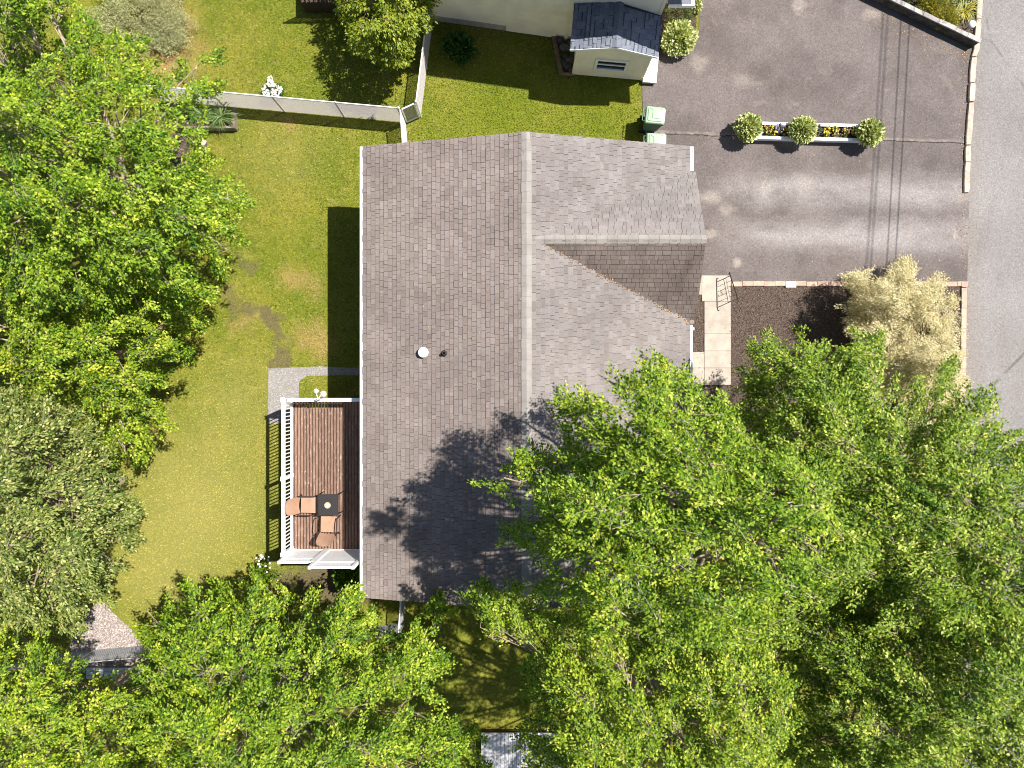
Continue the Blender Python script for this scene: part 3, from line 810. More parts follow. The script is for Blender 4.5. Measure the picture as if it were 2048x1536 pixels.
def railing(a, c, zb, posts, rail_w=0.11):
    a = Vector((*a, 0)); c = Vector((*c, 0)); L = (c - a).length; d = (c - a).normalized()
    b = MB(); b.beam(a + Vector((0, 0, zb + 0.90)), c + Vector((0, 0, zb + 0.90)), rail_w, 0.04); b.build('top_rail', M['white'], deck)
    b = MB(); b.beam(a + Vector((0, 0, zb + 0.09)), c + Vector((0, 0, zb + 0.09)), 0.06, 0.05); b.build('bottom_rail', M['white'], deck)
    nbal = int(L / 0.115)
    bm_ = MB(); bm_.box(-0.014, 0.014, -0.014, 0.014, 0, 0.78)
    me = None
    for i in range(nbal):
        q = a + d * (L * (i + 0.5) / nbal)
        if any(abs((q - a).length - s * L) < 0.07 for s in posts): continue
        if me is None:
            o = bm_.build('baluster', M['white'], None, (0, 0, 0)); o.parent = deck; me = o.data
        else: o = link_mesh('baluster', me, None, deck)
        o.location = q + Vector((0, 0, zb + 0.11)) - wloc(deck)
    for s in posts:
        q = a + d * (L * s)
        b = MB(); b.box(q.x - 0.05, q.x + 0.05, q.y - 0.05, q.y + 0.05, zb + 0.001, zb + 0.96); b.box(q.x - 0.068, q.x + 0.068, q.y - 0.068, q.y + 0.068, zb + 0.961, zb + 0.985); b.build('post', M['white'], deck)


railing((dx0 + 0.03, dy0 + 0.09), (dx0 + 0.03, dy1 - 0.04), DZ, (0.0, 0.49, 1.0))
railing((dx0 + 0.14, dy1 - 0.04), (dx1 - 0.16, dy1 - 0.04), DZ, (0.97,))
railing((dx1 - 0.05, dy1 - 0.16), (dx1 - 0.05, dy1 - 1.95), DZ, (1.0,), 0.09)
# white privacy screens across the south end, the house-side one taller
def screen(x0, x1, h0, h1, y):
    pan = MB(); pan.box(x0 + 0.05, x1 - 0.05, y - 0.012, y + 0.012, DZ + 0.06, DZ + h0 * 0.72); pan_o = pan.build('privacy_panel', M['white'], deck)
    lat = MB(); a0 = DZ + h0 * 0.72 + 0.05; a1 = DZ + h0 - 0.06; W = x1 - x0 - 0.1; Hh = a1 - a0
    for sgn in (1, -1):
        s = -Hh
        while s < W:
            t0 = max(0, -s); t1 = min(Hh, W - s)
            if t1 - t0 > 0.02:
                xa, xb = (s + t0, s + t1) if sgn > 0 else (W - s - t0, W - s - t1)
                lat.beam((x0 + 0.05 + xa, y + 0.006 * sgn, a0 + t0), (x0 + 0.05 + xb, y + 0.006 * sgn, a0 + t1), 0.011, 0.045, (0, 0, 1))
            s += 0.085
    lat.build('lattice', M['white'], pan_o)
    for ya, za, zb in ((0.035, DZ + h0 - 0.06, DZ + h0), (0.03, DZ + h0 * 0.72, DZ + h0 * 0.72 + 0.05), (0.03, DZ + 0.005, DZ + 0.06)):
        b = MB(); b.box(x0, x1, y - ya, y + ya, za, zb); b.build('rail', M['white'], pan_o)
    for xx in (x0, x1):
        b = MB(); b.box(xx - 0.045, xx + 0.045, y - 0.046, y + 0.046, DZ + 0.002, DZ + h0 + 0.04); b.build('post', M['white'], pan_o)


xm = P(652, 0, DZ).x
screen(dx0 + 0.13, xm, 1.6, 1.6, dy0 + 0.02)
screen(xm + 0.1, -4.66, 2.2, 2.2, dy0 + 0.02)

# ------------------------------------------------------------------ neighbouring cream house
A0 = P(864, 41); A1 = P(1134, 79)
dv = (A1 - A0).normalized(); nv = Vector((-dv.y, dv.x, 0))          # nv points away from the camera's house
nh = empty('neighbour_house', (A0 + A1) / 2, 'two-storey cream clapboard house cut off by the top edge', 'house')
LEN = (P(1293, 103).x - A0.x) / dv.x
EH = 5.4


def Q(s, d, z): return A0 + dv * s + nv * d + Vector((0, 0, z))


b = MB(); D0 = 0.03; Dp = 8.0
b.add([Q(0, D0, 0), Q(LEN, D0, 0), Q(LEN, Dp, 0), Q(0, Dp, 0), Q(0, D0, EH), Q(LEN, D0, EH), Q(LEN, Dp, EH), Q(0, Dp, EH), Q(0, Dp / 2, EH + 1.6), Q(LEN, Dp / 2, EH + 1.6)],
      [(0, 1, 5, 4), (1, 2, 6, 9, 5), (2, 3, 7, 6), (3, 0, 4, 8, 7)])
b.build('wall', M['cream'], nh)


def lap_siding(f, s0, s1, z0, z1, step, mat, parent, name='clapboards', d=0.0):
    b = MB(); z = z0
    while z < z1 - 0.01:
        zt = min(z + step, z1)
        b.add([f(s0, d - 0.028, z), f(s1, d - 0.028, z), f(s1, d - 0.002, zt), f(s0, d - 0.002, zt), f(s0, d + 0.01, z), f(s1, d + 0.01, z)], [(0, 1, 2, 3), (4, 5, 1, 0)])
        z = zt
    return b.build(name, mat, parent)


s_a = (P(1013, 56) - A0).dot(dv)
lap_siding(Q, 0.0, s_a, 0.42, EH, 0.105, M['cream'], nh)
lap_siding(Q, s_a + 0.002, s_a + 1.75, 0.06, EH, 0.105, M['cream'], nh)
lap_siding(Q, s_a + 1.752, LEN, 0.30, EH, 0.105, M['cream'], nh)
b = MB(); b.add([Q(0, 0.006, 0), Q(s_a, 0.006, 0), Q(s_a, 0.006, 0.42), Q(0, 0.006, 0.42)], [(0, 1, 2, 3)]); b.build('foundation', M['concrete'], nh)
b = MB(); b.add([Q(s_a + 1.75, 0.006, 0), Q(LEN, 0.006, 0), Q(LEN, 0.006, 0.3), Q(s_a + 1.75, 0.006, 0.3)], [(0, 1, 2, 3)]); b.build('foundation', M['concrete'], nh)
for s_ in (0.0, LEN - 0.09, s_a + 2.05):
    b = MB()
    if s_ == s_a + 2.05: b.add([Q(s_, -0.03, 0.0), Q(s_ + 0.12, -0.03, 0.0), Q(s_ + 0.12, -0.03, EH), Q(s_, -0.03, EH), Q(s_, 0.01, 0), Q(s_ + 0.12, 0.01, 0), Q(s_, 0.01, EH), Q(s_ + 0.12, 0.01, EH)], [(0, 1, 2, 3), (4, 0, 3, 6), (1, 5, 7, 2)])
    else: b.add([Q(s_, -0.035, 0.3), Q(s_ + 0.09, -0.035, 0.3), Q(s_ + 0.09, -0.035, EH), Q(s_, -0.035, EH), Q(s_, 0.01, 0.3), Q(s_ + 0.09, 0.01, 0.3), Q(s_, 0.01, EH), Q(s_ + 0.09, 0.01, EH)], [(0, 1, 2, 3), (4, 0, 3, 6), (1, 5, 7, 2)])
    b.build('corner_board', M['cream'], nh)
b = MB(); ov = 0.32; rz = EH + 1.75
vs = [Q(-0.25, -ov, EH - 0.05), Q(LEN + 2.2, -ov, EH - 0.05), Q(LEN + 2.2, Dp / 2, rz), Q(-0.25, Dp / 2, rz), Q(LEN + 2.2, Dp + ov, EH - 0.05), Q(-0.25, Dp + ov, EH - 0.05)]
lo = [q - Vector((0, 0, 0.14)) for q in vs]
b.add(vs + lo, [(0, 1, 2, 3), (3, 2, 4, 5), (6, 9, 8, 7), (9, 11, 10, 8), (0, 6, 7, 1), (1, 7, 8, 2), (2, 8, 10, 4), (4, 10, 11, 5), (5, 11, 9, 3), (3, 9, 6, 0)]); b.build('roof', M['blue_shingle'], nh)

# entrance bump with a small gable roof
B0 = P(1145, 148); B1 = P(1283, 160)
bd = (B1 - B0).normalized(); bn = Vector((-bd.y, bd.x, 0)); BW = (B1 - B0).length
bump = empty('entrance_annex', (B0 + B1) / 2, 'small cream gabled annex with a slider window on the taller house', 'annex')


def Bq(s, d, z): return B0 + bd * s + bn * d + Vector((0, 0, z))


BE, BR, BD = 2.45, 2.86, 1.5
dep = lambda s: max(0.3, ((Q(0, 0, 0) - Bq(s, 0, 0)).dot(nv)) / bn.dot(nv) - 0.04)
b = MB()
b.add([Bq(0, 0, 0), Bq(BW, 0, 0), Bq(BW, dep(BW), 0), Bq(0, dep(0), 0), Bq(0, 0, BE), Bq(BW, 0, BE), Bq(BW, dep(BW), BE), Bq(0, dep(0), BE), Bq(BW / 2, 0, BR - 0.03)], [(0, 1, 5, 8, 4), (1, 2, 6, 5), (3, 0, 4, 7)])
b.build('wall', M['cream'], bump)
win = (P(1192, 118, 1.37), P(1252, 140, 0.55))
ws0 = (win[0] - B0).dot(bd); ws1 = (win[1] - B0).dot(bd)
b = MB(); z = 0.05
while z < BE:
    zt = min(z + 0.10, BE)
    for (sa, sb) in ([(0.0, ws0 - 0.02), (ws1 + 0.02, BW)] if (zt > 0.52 and z < 1.42) else [(0.0, BW)]):
        b.add([Bq(sa, -0.027, z), Bq(sb, -0.027, z), Bq(sb, -0.002, zt), Bq(sa, -0.002, zt), Bq(sa, 0.005, z), Bq(sb, 0.005, z)], [(0, 1, 2, 3), (4, 5, 1, 0)])
    z = zt
z = BE
while z < BR - 0.06:
    zt = z + 0.10; w_ = BW / 2 * (1 - (z - BE) / (BR - 0.03 - BE))
    b.add([Bq(BW / 2 - w_, -0.014, z), Bq(BW / 2 + w_, -0.014, z), Bq(BW / 2 + w_ * 0.7, -0.002, zt), Bq(BW / 2 - w_ * 0.7, -0.002, zt)], [(0, 1, 2, 3)]); z = zt
b.build('clapboards', M['cream'], bump)
for s_ in (-0.03, BW - 0.05):
    b = MB(); b.add([Bq(s_, -0.036, 0.02), Bq(s_ + 0.08, -0.036, 0.02), Bq(s_ + 0.08, -0.036, BE), Bq(s_, -0.036, BE), Bq(s_, 0.03, 0.02), Bq(s_ + 0.08, 0.03, 0.02), Bq(s_, 0.03, BE), Bq(s_ + 0.08, 0.03, BE)], [(0, 1, 2, 3), (4, 0, 3, 6), (1, 5, 7, 2)]); b.build('corner_board', M['cream'], bump)
b = MB()
def wbar(sa, sb, za, zb, d=0.05):
    b.add([Bq(sa, -d, za), Bq(sb, -d, za), Bq(sb, -d, zb), Bq(sa, -d, zb), Bq(sa, 0.02, za), Bq(sb, 0.02, za), Bq(sb, 0.02, zb), Bq(sa, 0.02, zb)], [(0, 1, 2, 3), (4, 0, 3, 7), (1, 5, 6, 2), (3, 2, 6, 7), (4, 5, 1, 0)])
wz0, wz1 = 0.58, 1.36
wbar(ws0, ws1, wz0, wz0 + 0.10); wbar(ws0, ws1, wz1 - 0.10, wz1); wbar(ws0, ws0 + 0.09, wz0 + 0.10, wz1 - 0.10); wbar(ws1 - 0.09, ws1, wz0 + 0.10, wz1 - 0.10); wbar(ws0 + 0.09, ws1 - 0.09, 0.945, 1.0, 0.03)
win_o = b.build('window', M['white'], bump)
for za, zb in ((wz0 + 0.10, 0.945), (1.0, wz1 - 0.10)):
    b = MB(); b.add([Bq(ws0 + 0.09, -0.004, za), Bq(ws1 - 0.09, -0.004, za), Bq(ws1 - 0.09, -0.004, zb), Bq(ws0 + 0.09, -0.004, zb)], [(0, 1, 2, 3)]); b.build('pane', M['glass'], win_o)
# annex roof
r00 = -0.30; rs0 = (P(1140, 104, BE) - B0).dot(bd); rs1 = (P(1317, 110, BE) - B0).dot(bd); rm = (rs0 + rs1) / 2
b = MB(); dd = dep(rm) + 0.06
vs = [Bq(rs0, r00, BE), Bq(rm, r00, BR), Bq(rs1, r00, BE), Bq(rs0, dep(rs0), BE), Bq(rm, dep(rm), BR), Bq(rs1, dep(rs1), BE)]
b.add(vs + [q - Vector((0, 0, 0.09)) for q in vs], [(0, 3, 4, 1), (1, 4, 5, 2), (0, 1, 7, 6), (1, 2, 8, 7), (0, 6, 9, 3), (2, 5, 11, 8), (6, 7, 10, 9), (7, 8, 11, 10)])
broof = b.build('roof', M['underlay'], bump)
for side in (0, 1):
    Lr = (dep(rs0) if side == 0 else dep(rs1)) - r00
    O = Bq(rs0, r00 - 0.02, BE) if side == 0 else Bq(rs1, r00 - 0.02, BE)
    upv = (Bq(rm, 0, BR) - Bq(rs0 if side == 0 else rs1, 0, BE))
    for s in shingle_list(O, bn, upv, Lr, upv.length, 0.142, 0.14, 0.34, lambda q: True):
        s = list(s); s[6] = rnd.choice((0.010, 0.020, 0.034))
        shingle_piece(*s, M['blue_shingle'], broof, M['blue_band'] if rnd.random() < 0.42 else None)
mcap = cap_mesh(0.31, 0.13, 0.13 * (BR - BE) / (rm - rs0), 0.03); mcap.materials[0] = M['blue_shingle']
s_ = r00 - 0.02
while s_ < dep(rm) - 0.1:
    o = link_mesh('ridge_cap', mcap, None, broof); o.location = Bq(rm, s_, BR) - wloc(broof); o.rotation_euler = (0, 0, math.atan2(bn.y, bn.x) - math.pi / 2); s_ += 0.28
b = MB()
b.beam(Bq(rs0, r00 - 0.02, BE - 0.05), Bq(rm, r00 - 0.02, BR - 0.05), 0.025, 0.1); b.beam(Bq(rm, r00 - 0.02, BR - 0.05), Bq(rs1, r00 - 0.02, BE - 0.05), 0.025, 0.1); b.build('rake_board', M['white'], bump)
# white step beside the annex
st = empty('entrance_step', Bq(BW + 0.25, 0.5, 0), 'white painted concrete step beside the cream annex', 'step')
b = MB(); s0_, s1_ = BW + 0.02, BW + 0.46
b.prism([tuple(Bq(s0_, -0.12, 0)[:2]), tuple(Bq(s1_, -0.12, 0)[:2]), tuple(Bq(s1_, 1.25, 0)[:2]), tuple(Bq(s0_, 1.25, 0)[:2])], 0, 0.16); b.build('riser', M['concrete'], st)
b = MB(); b.prism([tuple(Bq(s0_, -0.15, 0)[:2]), tuple(Bq(s1_ + 0.03, -0.15, 0)[:2]), tuple(Bq(s1_ + 0.03, 1.25, 0)[:2]), tuple(Bq(s0_, 1.25, 0)[:2])], 0.163, 0.22); b.build('tread', M['white'], st)
# porch roof corner of the neighbour at the frame edge
por = empty('porch', P(1360, -30), 'white edged porch roof corner at the top edge above the shrubs', 'porch')
b = MB(); a = P(1338, 9, 2.6); c = P(1388, -150, 2.6)
b.box(a.x, c.x, a.y + 0.02, c.y, 2.5, 2.56); pr = b.build('roof', M['blue_shingle'], por)
b = MB(); b.box(a.x, c.x - 0.1, a.y - 0.03, a.y + 0.015, 2.44, 2.58); b.box(c.x - 0.095, c.x + 0.03, a.y - 0.03, c.y, 2.44, 2.585); b.build('fascia', M['white'], por)
b = MB(); b.box(c.x - 0.2, c.x - 0.08, a.y + 1.2, a.y + 1.32, 0, 2.495); b.build('post', M['white'], por)


# ------------------------------------------------------------------ chain-link fences
def chain_fence(name, label, a, c, h, npost, wire, frame, wr=0.0035, sp=0.055, cat='fence', end_posts=(True, True), group=None):
    a = Vector((a[0], a[1], 0)); c = Vector((c[0], c[1], 0)); L = (c - a).length; d = (c - a).normalized()
    root = empty(name, (a + c) / 2, label, cat, group)
    sdv = Vector((-d.y, d.x, 0))
    for i in range(npost + 1):
        if i == 0 and not end_posts[0]: continue
        if i == npost and not end_posts[1]: continue
        q = a + d * (L * i / npost); r = 0.032 if i in (0, npost) else 0.024
        b = MB(); b.tube([q, q + Vector((0, 0, h + 0.02))], r, 10)
        b.lathe((q.x, q.y, h + 0.02), [(r + 0.006, 0), (r + 0.006, 0.02), (r * 0.4, 0.05)], 10)
        b.build('post', frame, root)
    b = MB(); b.tube([a + Vector((0, 0, h - 0.01)), c + Vector((0, 0, h - 0.01))], 0.021, 8); b.build('top_rail', frame, root)
    z0, z1 = 0.04, h - 0.02; Hh = z1 - z0
    n_ = int((L + Hh) / sp); V = []; T_ = []
    for sgn in (1, -1):
        off = sdv * (0.004 * sgn)
        for i in range(n_):
            s = -Hh + sp * (i + 0.5); t0 = max(0, -s); t1 = min(Hh, L - s)
            if t1 - t0 < 0.03: continue
            s0, s1 = s + t0, s + t1
            if sgn < 0: s0, s1 = L - s0, L - s1
            p0 = a + d * s0 + off + Vector((0, 0, z0 + t0)); p1 = a + d * s1 + off + Vector((0, 0, z0 + t1))
            ax = (p1 - p0).normalized(); u1 = sdv * wr; u2 = ax.cross(sdv).normalized() * wr
            k = len(V)
            for pp in (p0, p1):
                for ang in (0, 2.0944, 4.18879): V.append(pp + u1 * math.cos(ang) + u2 * math.sin(ang))
            for j in range(3):
                j2 = (j + 1) % 3
                T_ += [(k + j, k + j2, k + 3 + j2), (k + j, k + 3 + j2, k + 3 + j)]
    off = wloc(root)
    me = tri_mesh('wire_mesh', np.array([(v - off)[:] for v in V]), np.array(T_))
    tag(link_mesh('wire_mesh', me, wire, root), kind='stuff')
    return root


FH = 1.33
chain_fence('chain_link_fence', 'long white chain-link fence running from the big maple to the gate', P(330, 202), P(809, 245), FH, 4, M['white_wire'], M['white_metal'], 0.0052, 0.055)
chain_fence('chain_link_fence', 'white chain-link fence running up beside the cream house to the gate', P(842, 233), P(866, 42), FH, 2, M['white_wire'], M['white_metal'], 0.0052, 0.055)
chain_fence('chain_link_fence', 'short white chain-link fence between the gate and the bungalow', P(812, 249), P(819, 345), FH, 1, M['white_wire'], M['white_metal'], 0.0052, 0.055, end_posts=(False, True))
gate = empty('garden_gate', P(827, 240), 'small white framed wire gate at the fence corner', 'gate')
g0, g1 = P(815, 246), P(839, 235)
b = MB()
for z in (0.10, FH - 0.08): b.beam(g0 + Vector((0, 0, z)), g1 + Vector((0, 0, z)), 0.04, 0.04)
b.beam(g0 + Vector((0, 0, 0.121)), g0 + Vector((0, 0, FH - 0.101)), 0.04, 0.04); b.beam(g1 + Vector((0, 0, 0.08)), g1 + Vector((0, 0, FH - 0.06)), 0.06, 0.06); b.build('gate_frame', M['white_metal'], gate)
b = MB(); gd = (g1 - g0).normalized(); Lg = (g1 - g0).length
for i in range(1, 9): b.tube([g0 + gd * (Lg * i / 9) + Vector((0, 0, 0.12)), g0 + gd * (Lg * i / 9) + Vector((0, 0, FH - 0.1))], 0.004, 4)
for i in range(1, 22): b.tube([g0 + gd * 0.02 + Vector((0, 0, 0.12 + i * (FH - 0.22) / 22)), g1 - gd * 0.03 + Vector((0, 0, 0.12 + i * (FH - 0.22) / 22))], 0.004, 4)
b.build('wire_grid', M['galv'], gate)
chain_fence('chain_link_fence', 'grey chain-link fence beyond the pale gravel patch at lower left', P(60, 1311), P(452, 1276), 1.25, 3, M['galv'], M['galv'], 0.0045, 0.055)
chain_fence('chain_link_fence', 'grey chain-link fence under the lower maple near the bungalow corner', P(456, 1276), P(808, 1246), 1.25, 3, M['galv'], M['galv'], 0.0045, 0.055, end_posts=(False, True))
chain_fence('chain_link_gate', 'narrow grey chain-link gate at the south corner of the bungalow', P(808, 1242), P(812, 1180), 1.25, 1, M['galv'], M['white_metal'], 0.0045, 0.055, cat='gate', end_posts=(False, True))

# grey bench behind the gravel fence
be = empty('garden_bench', P(262, 1345), 'weathered grey plank bench behind the lower left fence', 'bench')
a = P(172, 1336, 0.45); c = P(335, 1358, 0.45)
for i in range(3):
    y0 = c.y + (a.y - c.y) * i / 3
    b = MB(); b.bevbox(a.x, c.x, y0 + 0.005, y0 + (a.y - c.y) / 3 - 0.005, 0.41, 0.45 + 0.003 * i, 0.005); b.build('plank', M['galv'], be)
for xx in (a.x + 0.3, c.x - 0.3):
    b = MB(); b.box(xx - 0.05, xx + 0.05, c.y + 0.05, a.y - 0.05, 0, 0.405); b.build('leg', M['galv'], be)

# ------------------------------------------------------------------ green carts
def cart(cx, cy, rz, label):
    root = empty('wheeled_bin', (cx, cy, 0), label, 'bin', None)
    c_, s_ = math.cos(rz), math.sin(rz)
    def W(x, y, z): return (cx + x * c_ - y * s_, cy + x * s_ + y * c_, z)
    b = MB()                                   # tapered body; hinge side -x
    lo = [(-0.24, -0.22), (0.22, -0.2), (0.22, 0.2), (-0.24, 0.22)]; hi = [(-0.31, -0.275), (0.3, -0.265), (0.3, 0.265), (-0.31, 0.275)]
    b.add([W(x, y, 0.10) for x, y in lo] + [W(x, y, 0.98) for x, y in hi], [(3, 2, 1, 0), (0, 1, 5, 4), (1, 2, 6, 5), (2, 3, 7, 6), (3, 0, 4, 7), (4, 5, 6, 7)])
    b.add([W(x * 1.06, y * 1.06, 0.90) for x, y in hi] + [W(x * 1.06, y * 1.06, 0.975) for x, y in hi], [(0, 1, 5, 4), (1, 2, 6, 5), (2, 3, 7, 6), (3, 0, 4, 7), (3, 2, 1, 0), (4, 5, 6, 7)])
    b.build('body', M['bin_body'], root)
    b = MB()
    rim = [(-0.33, -0.25), (-0.30, -0.29), (0.28, -0.285), (0.335, -0.23), (0.335, 0.23), (0.28, 0.285), (-0.30, 0.29), (-0.33, 0.25)]
    k = len(rim)
    rings = [(1.0, 0.985), (1.0, 1.02), (0.93, 1.055), (0.78, 1.065), (0.74, 1.085), (0.0, 1.10)]
    vs = [W(x * f, y * f, z) for f, z in rings for x, y in rim]
    fs = [(r * k + i, r * k + (i + 1) % k, (r + 1) * k + (i + 1) % k, (r + 1) * k + i) for r in range(len(rings) - 1) for i in range(k)] + [tuple(range(k - 1, -1, -1))]
    b.add(vs, fs); lid = b.build('lid', M['bin_green'], root)
    b = MB()
    b.beam(W(-0.20, 0.20, 1.087), W(-0.10, 0.14, 1.092), 0.016, 0.014); b.beam(W(-0.10, 0.14, 1.092), W(-0.10, -0.12, 1.092), 0.016, 0.014); b.beam(W(-0.10, -0.12, 1.092), W(0.14, -0.13, 1.092), 0.016, 0.014); b.beam(W(0.16, 0.21, 1.082), W(0.22, 0.17, 1.082), 0.018, 0.014)
    b.build('embossing', M['bin_body'], lid)
    b = MB(); b.tube([W(-0.32, 0.2, 0.97), W(-0.42, 0.2, 1.0), W(-0.42, -0.2, 1.0), W(-0.32, -0.2, 0.97)], 0.017, 6); b.build('handle', M['bin_body'], root)
    for sg in (-1, 1):
        b = MB(); b.tube([W(-0.27, sg * 0.2, 0.125), W(-0.27, sg * 0.27, 0.125)], 0.125, 16); b.build('wheel', M['black_metal'], root)


p = P(1311, 230, 1.05); cart(p.x, p.y, -0.1, 'green wheeled bin standing clear of the roof at the lawn edge')
p = P(1313, 283, 1.05); cart(p.x, p.y, -0.02, 'green wheeled bin half hidden under the bungalow eave')

# ------------------------------------------------------------------ hand rail by the walkway
hr = empty('hand_rail', P(1453, 580), 'black wrought-iron hand rail beside the concrete walkway', 'hand rail')
r0, r1 = P(1449, 557), P(1459, 604)
za, zb = 0.62, 0.92
b = MB()
b.tube([r0 + Vector((0, 0.10, za - 0.10)), r0 + Vector((0, 0.12, za - 0.02)), r0 + Vector((0, 0.05, za)), r1 + Vector((0, 0, zb)), r1 + Vector((0.02, -0.10, zb - 0.02)), r1 + Vector((0, -0.13, zb - 0.12))], 0.02, 8); b.build('top_rail', M['black_metal'], hr)
b = MB(); b.tube([r0 + Vector((0, 0, 0.14)), r1 + Vector((0, 0, 0.16))], 0.012, 6); b.build('bottom_rail', M['black_metal'], hr)
for t_ in (0.0, 0.2, 0.4, 0.6, 0.8, 1.0):
    q = r0.lerp(r1, t_); zt = za + (zb - za) * t_
    b = MB(); b.tube([q + Vector((0, 0, 0.045 if t_ in (0.0, 1.0) else 0.15)), q + Vector((0, 0, zt - 0.01))], 0.016 if t_ in (0, 1) else 0.009, 6); b.build('baluster' if 0 < t_ < 1 else 'post', M['black_metal'], hr)
b = MB(); q = r0.lerp(r1, 0.5)
for sg in (-1, 1):
    b.tube([q + (r1 - r0).normalized() * (sg * (0.045 + 0.04 * math.cos(k * 0.7))) + Vector((0, 0, 0.45 + 0.05 * math.sin(k * 0.7))) for k in range(9)], 0.007, 5)
b.build('scroll', M['black_metal'], hr)


# ------------------------------------------------------------------ table and chairs on the deck
def patio_chair(cx, cy, rz, label):
    root = empty('patio_chair', (cx, cy, DZ), label, 'chair', 'tan patio chairs on the deck')
    c_, s_ = math.cos(rz), math.sin(rz)
    def W(x, y, z): return Vector((cx + x * c_ - y * s_, cy + x * s_ + y * c_, DZ + z))
    b = MB(); n = 6
    prof = [(0.30, 0.40), (0.27, 0.43), (0.1, 0.425), (-0.1, 0.41), (-0.2, 0.41)]
    vs = []; 
    for x, z in prof:
        for j in range(n + 1):
            y = -0.25 + 0.5 * j / n; vs.append(W(x, y, z - 0.012 * (1 - (2 * j / n - 1) ** 2)))
    m_ = len(vs); vs += [v - Vector((0, 0, 0.018)) for v in vs]
    fs = []
    for i in range(len(prof) - 1):
        for j in range(n):
            q = (i * (n + 1) + j, i * (n + 1) + j + 1, (i + 1) * (n + 1) + j + 1, (i + 1) * (n + 1) + j)
            fs.append(q); fs.append(tuple(m_ + k for k in reversed(q)))
    b.add(vs, fs); b.build('seat', M['sling'], root, smooth=True)
    b = MB(); prof = [(-0.21, 0.425, 0.26), (-0.26, 0.55, 0.27), (-0.33, 0.75, 0.27), (-0.41, 0.93, 0.255), (-0.46, 1.0, 0.20)]
    vs = []
    for x, z, hw in prof:
        for j in range(n + 1):
            y = -hw + 2 * hw * j / n; vs.append(W(x - 0.045 * (1 - (2 * j / n - 1) ** 2), y, z))
    m_ = len(vs); dn = W(-0.02, 0, 0) - W(0, 0, 0); vs += [v + dn for v in vs]
    fs = []
    for i in range(len(prof) - 1):
        for j in range(n):
            q = (i * (n + 1) + j, i * (n + 1) + j + 1, (i + 1) * (n + 1) + j + 1, (i + 1) * (n + 1) + j)
            fs.append(q); fs.append(tuple(m_ + k for k in reversed(q)))
    b.add(vs, fs); b.build('backrest', M['sling'], root, smooth=True)
    for sg in (-1, 1):
        b = MB(); b.tube([W(-0.27, sg * 0.285, 0.60), W(-0.1, sg * 0.30, 0.64), (W(0.18, sg * 0.30, 0.62)), W(0.27, sg * 0.29, 0.56)], 0.019, 6); b.build('armrest', M['dark_pipe'], root)
        b = MB(); b.tube([W(0.27, sg * 0.285, 0.56), W(0.25, sg * 0.28, 0.3), W(0.29, sg * 0.28, 0.02)], 0.015, 6); b.build('leg', M['dark_pipe'], root)
        b = MB(); b.tube([W(-0.27, sg * 0.285, 0.60), W(-0.2, sg * 0.28, 0.3), W(-0.33, sg * 0.28, 0.02)], 0.015, 6); b.build('leg', M['dark_pipe'], root)
    return root


p = P(614, 1010, DZ + 0.43); patio_chair(p.x, p.y, -0.02, 'tan patio chair beside the white deck railing')
p = P(657, 1052, DZ + 0.43); patio_chair(p.x, p.y, math.radians(88), 'tan patio chair turned towards the table from the screen side')
tb = P(656, 1010, DZ + 0.7)
ta = empty('patio_table', (tb.x, tb.y, DZ), 'square black patio table between the two tan chairs', 'table')
b = MB(); b.bevbox(tb.x - 0.31, tb.x + 0.31, tb.y - 0.32, tb.y + 0.32, DZ + 0.68, DZ + 0.70, 0.006); b.build('table_top', M['tabletop'], ta)
b = MB()
for x0, x1, y0, y1 in ((-0.325, 0.325, -0.335, -0.322), (-0.325, 0.325, 0.322, 0.335), (-0.325, -0.312, -0.3215, 0.3215), (0.312, 0.325, -0.3215, 0.3215)): b.box(tb.x + x0, tb.x + x1, tb.y + y0, tb.y + y1, DZ + 0.66, DZ + 0.706)
b.build('table_frame', M['dark_pipe'], ta)
for sx in (-1, 1):
    for sy in (-1, 1):
        b = MB(); b.tube([(tb.x + sx * 0.29, tb.y + sy * 0.30, DZ + 0.66), (tb.x + sx * 0.31, tb.y + sy * 0.32, DZ + 0.01)], 0.016, 6); b.build('leg', M['dark_pipe'], ta)
bo = empty('candle_bowl', (tb.x, tb.y, DZ + 0.7), 'small brass candle bowl on the black patio table', 'bowl')
b = MB(); b.lathe((tb.x, tb.y, DZ + 0.701), [(0.05, 0), (0.085, 0.03), (0.10, 0.06), (0.09, 0.06), (0.07, 0.035)], 18); b.build('bowl', M['brass'], bo)
b = MB(); b.lathe((tb.x, tb.y, DZ + 0.731), [(0.05, 0), (0.05, 0.05), (0.02, 0.055), (0.006, 0.075)], 12); b.build('candle', M['white'], bo)

# feeder hook clamped to the north rail
fp = Vector((P(643, 0, 2.9).x, dy1 - 0.02, DZ + 0.93))
fh = empty('feeder_hook', fp, 'white double hook with a pale lantern and feeder on the deck rail', 'feeder hook')
b = MB(); b.tube([fp, fp + Vector((0, 0.02, 0.42))], 0.022, 6); b.tube([fp + Vector((-0.18, 0, 0.06)), fp + Vector((0, 0.02, 0.40)), fp + Vector((0.12, 0.16, 0.46))], 0.012, 5); b.tube([fp + Vector((0, 0.02, 0.40)), fp + Vector((-0.05, 0.2, 0.46))], 0.012, 5); b.build('hook', M['white_metal'], fh)
b = MB(); q = fp + Vector((-0.06, 0.26, 0.30)); b.lathe(q, [(0.03, 0), (0.06, 0.03), (0.06, 0.12), (0.075, 0.13), (0.03, 0.18), (0.005, 0.2)], 8); b.build('lantern', M['white_metal'], fh)
b = MB(); q = fp + Vector((0.14, 0.17, 0.30)); b.lathe(q, [(0.09, 0), (0.1, 0.02), (0.05, 0.03), (0.05, 0.11), (0.09, 0.12), (0.03, 0.17)], 10); b.build('feeder', M['pinkish'], fh)

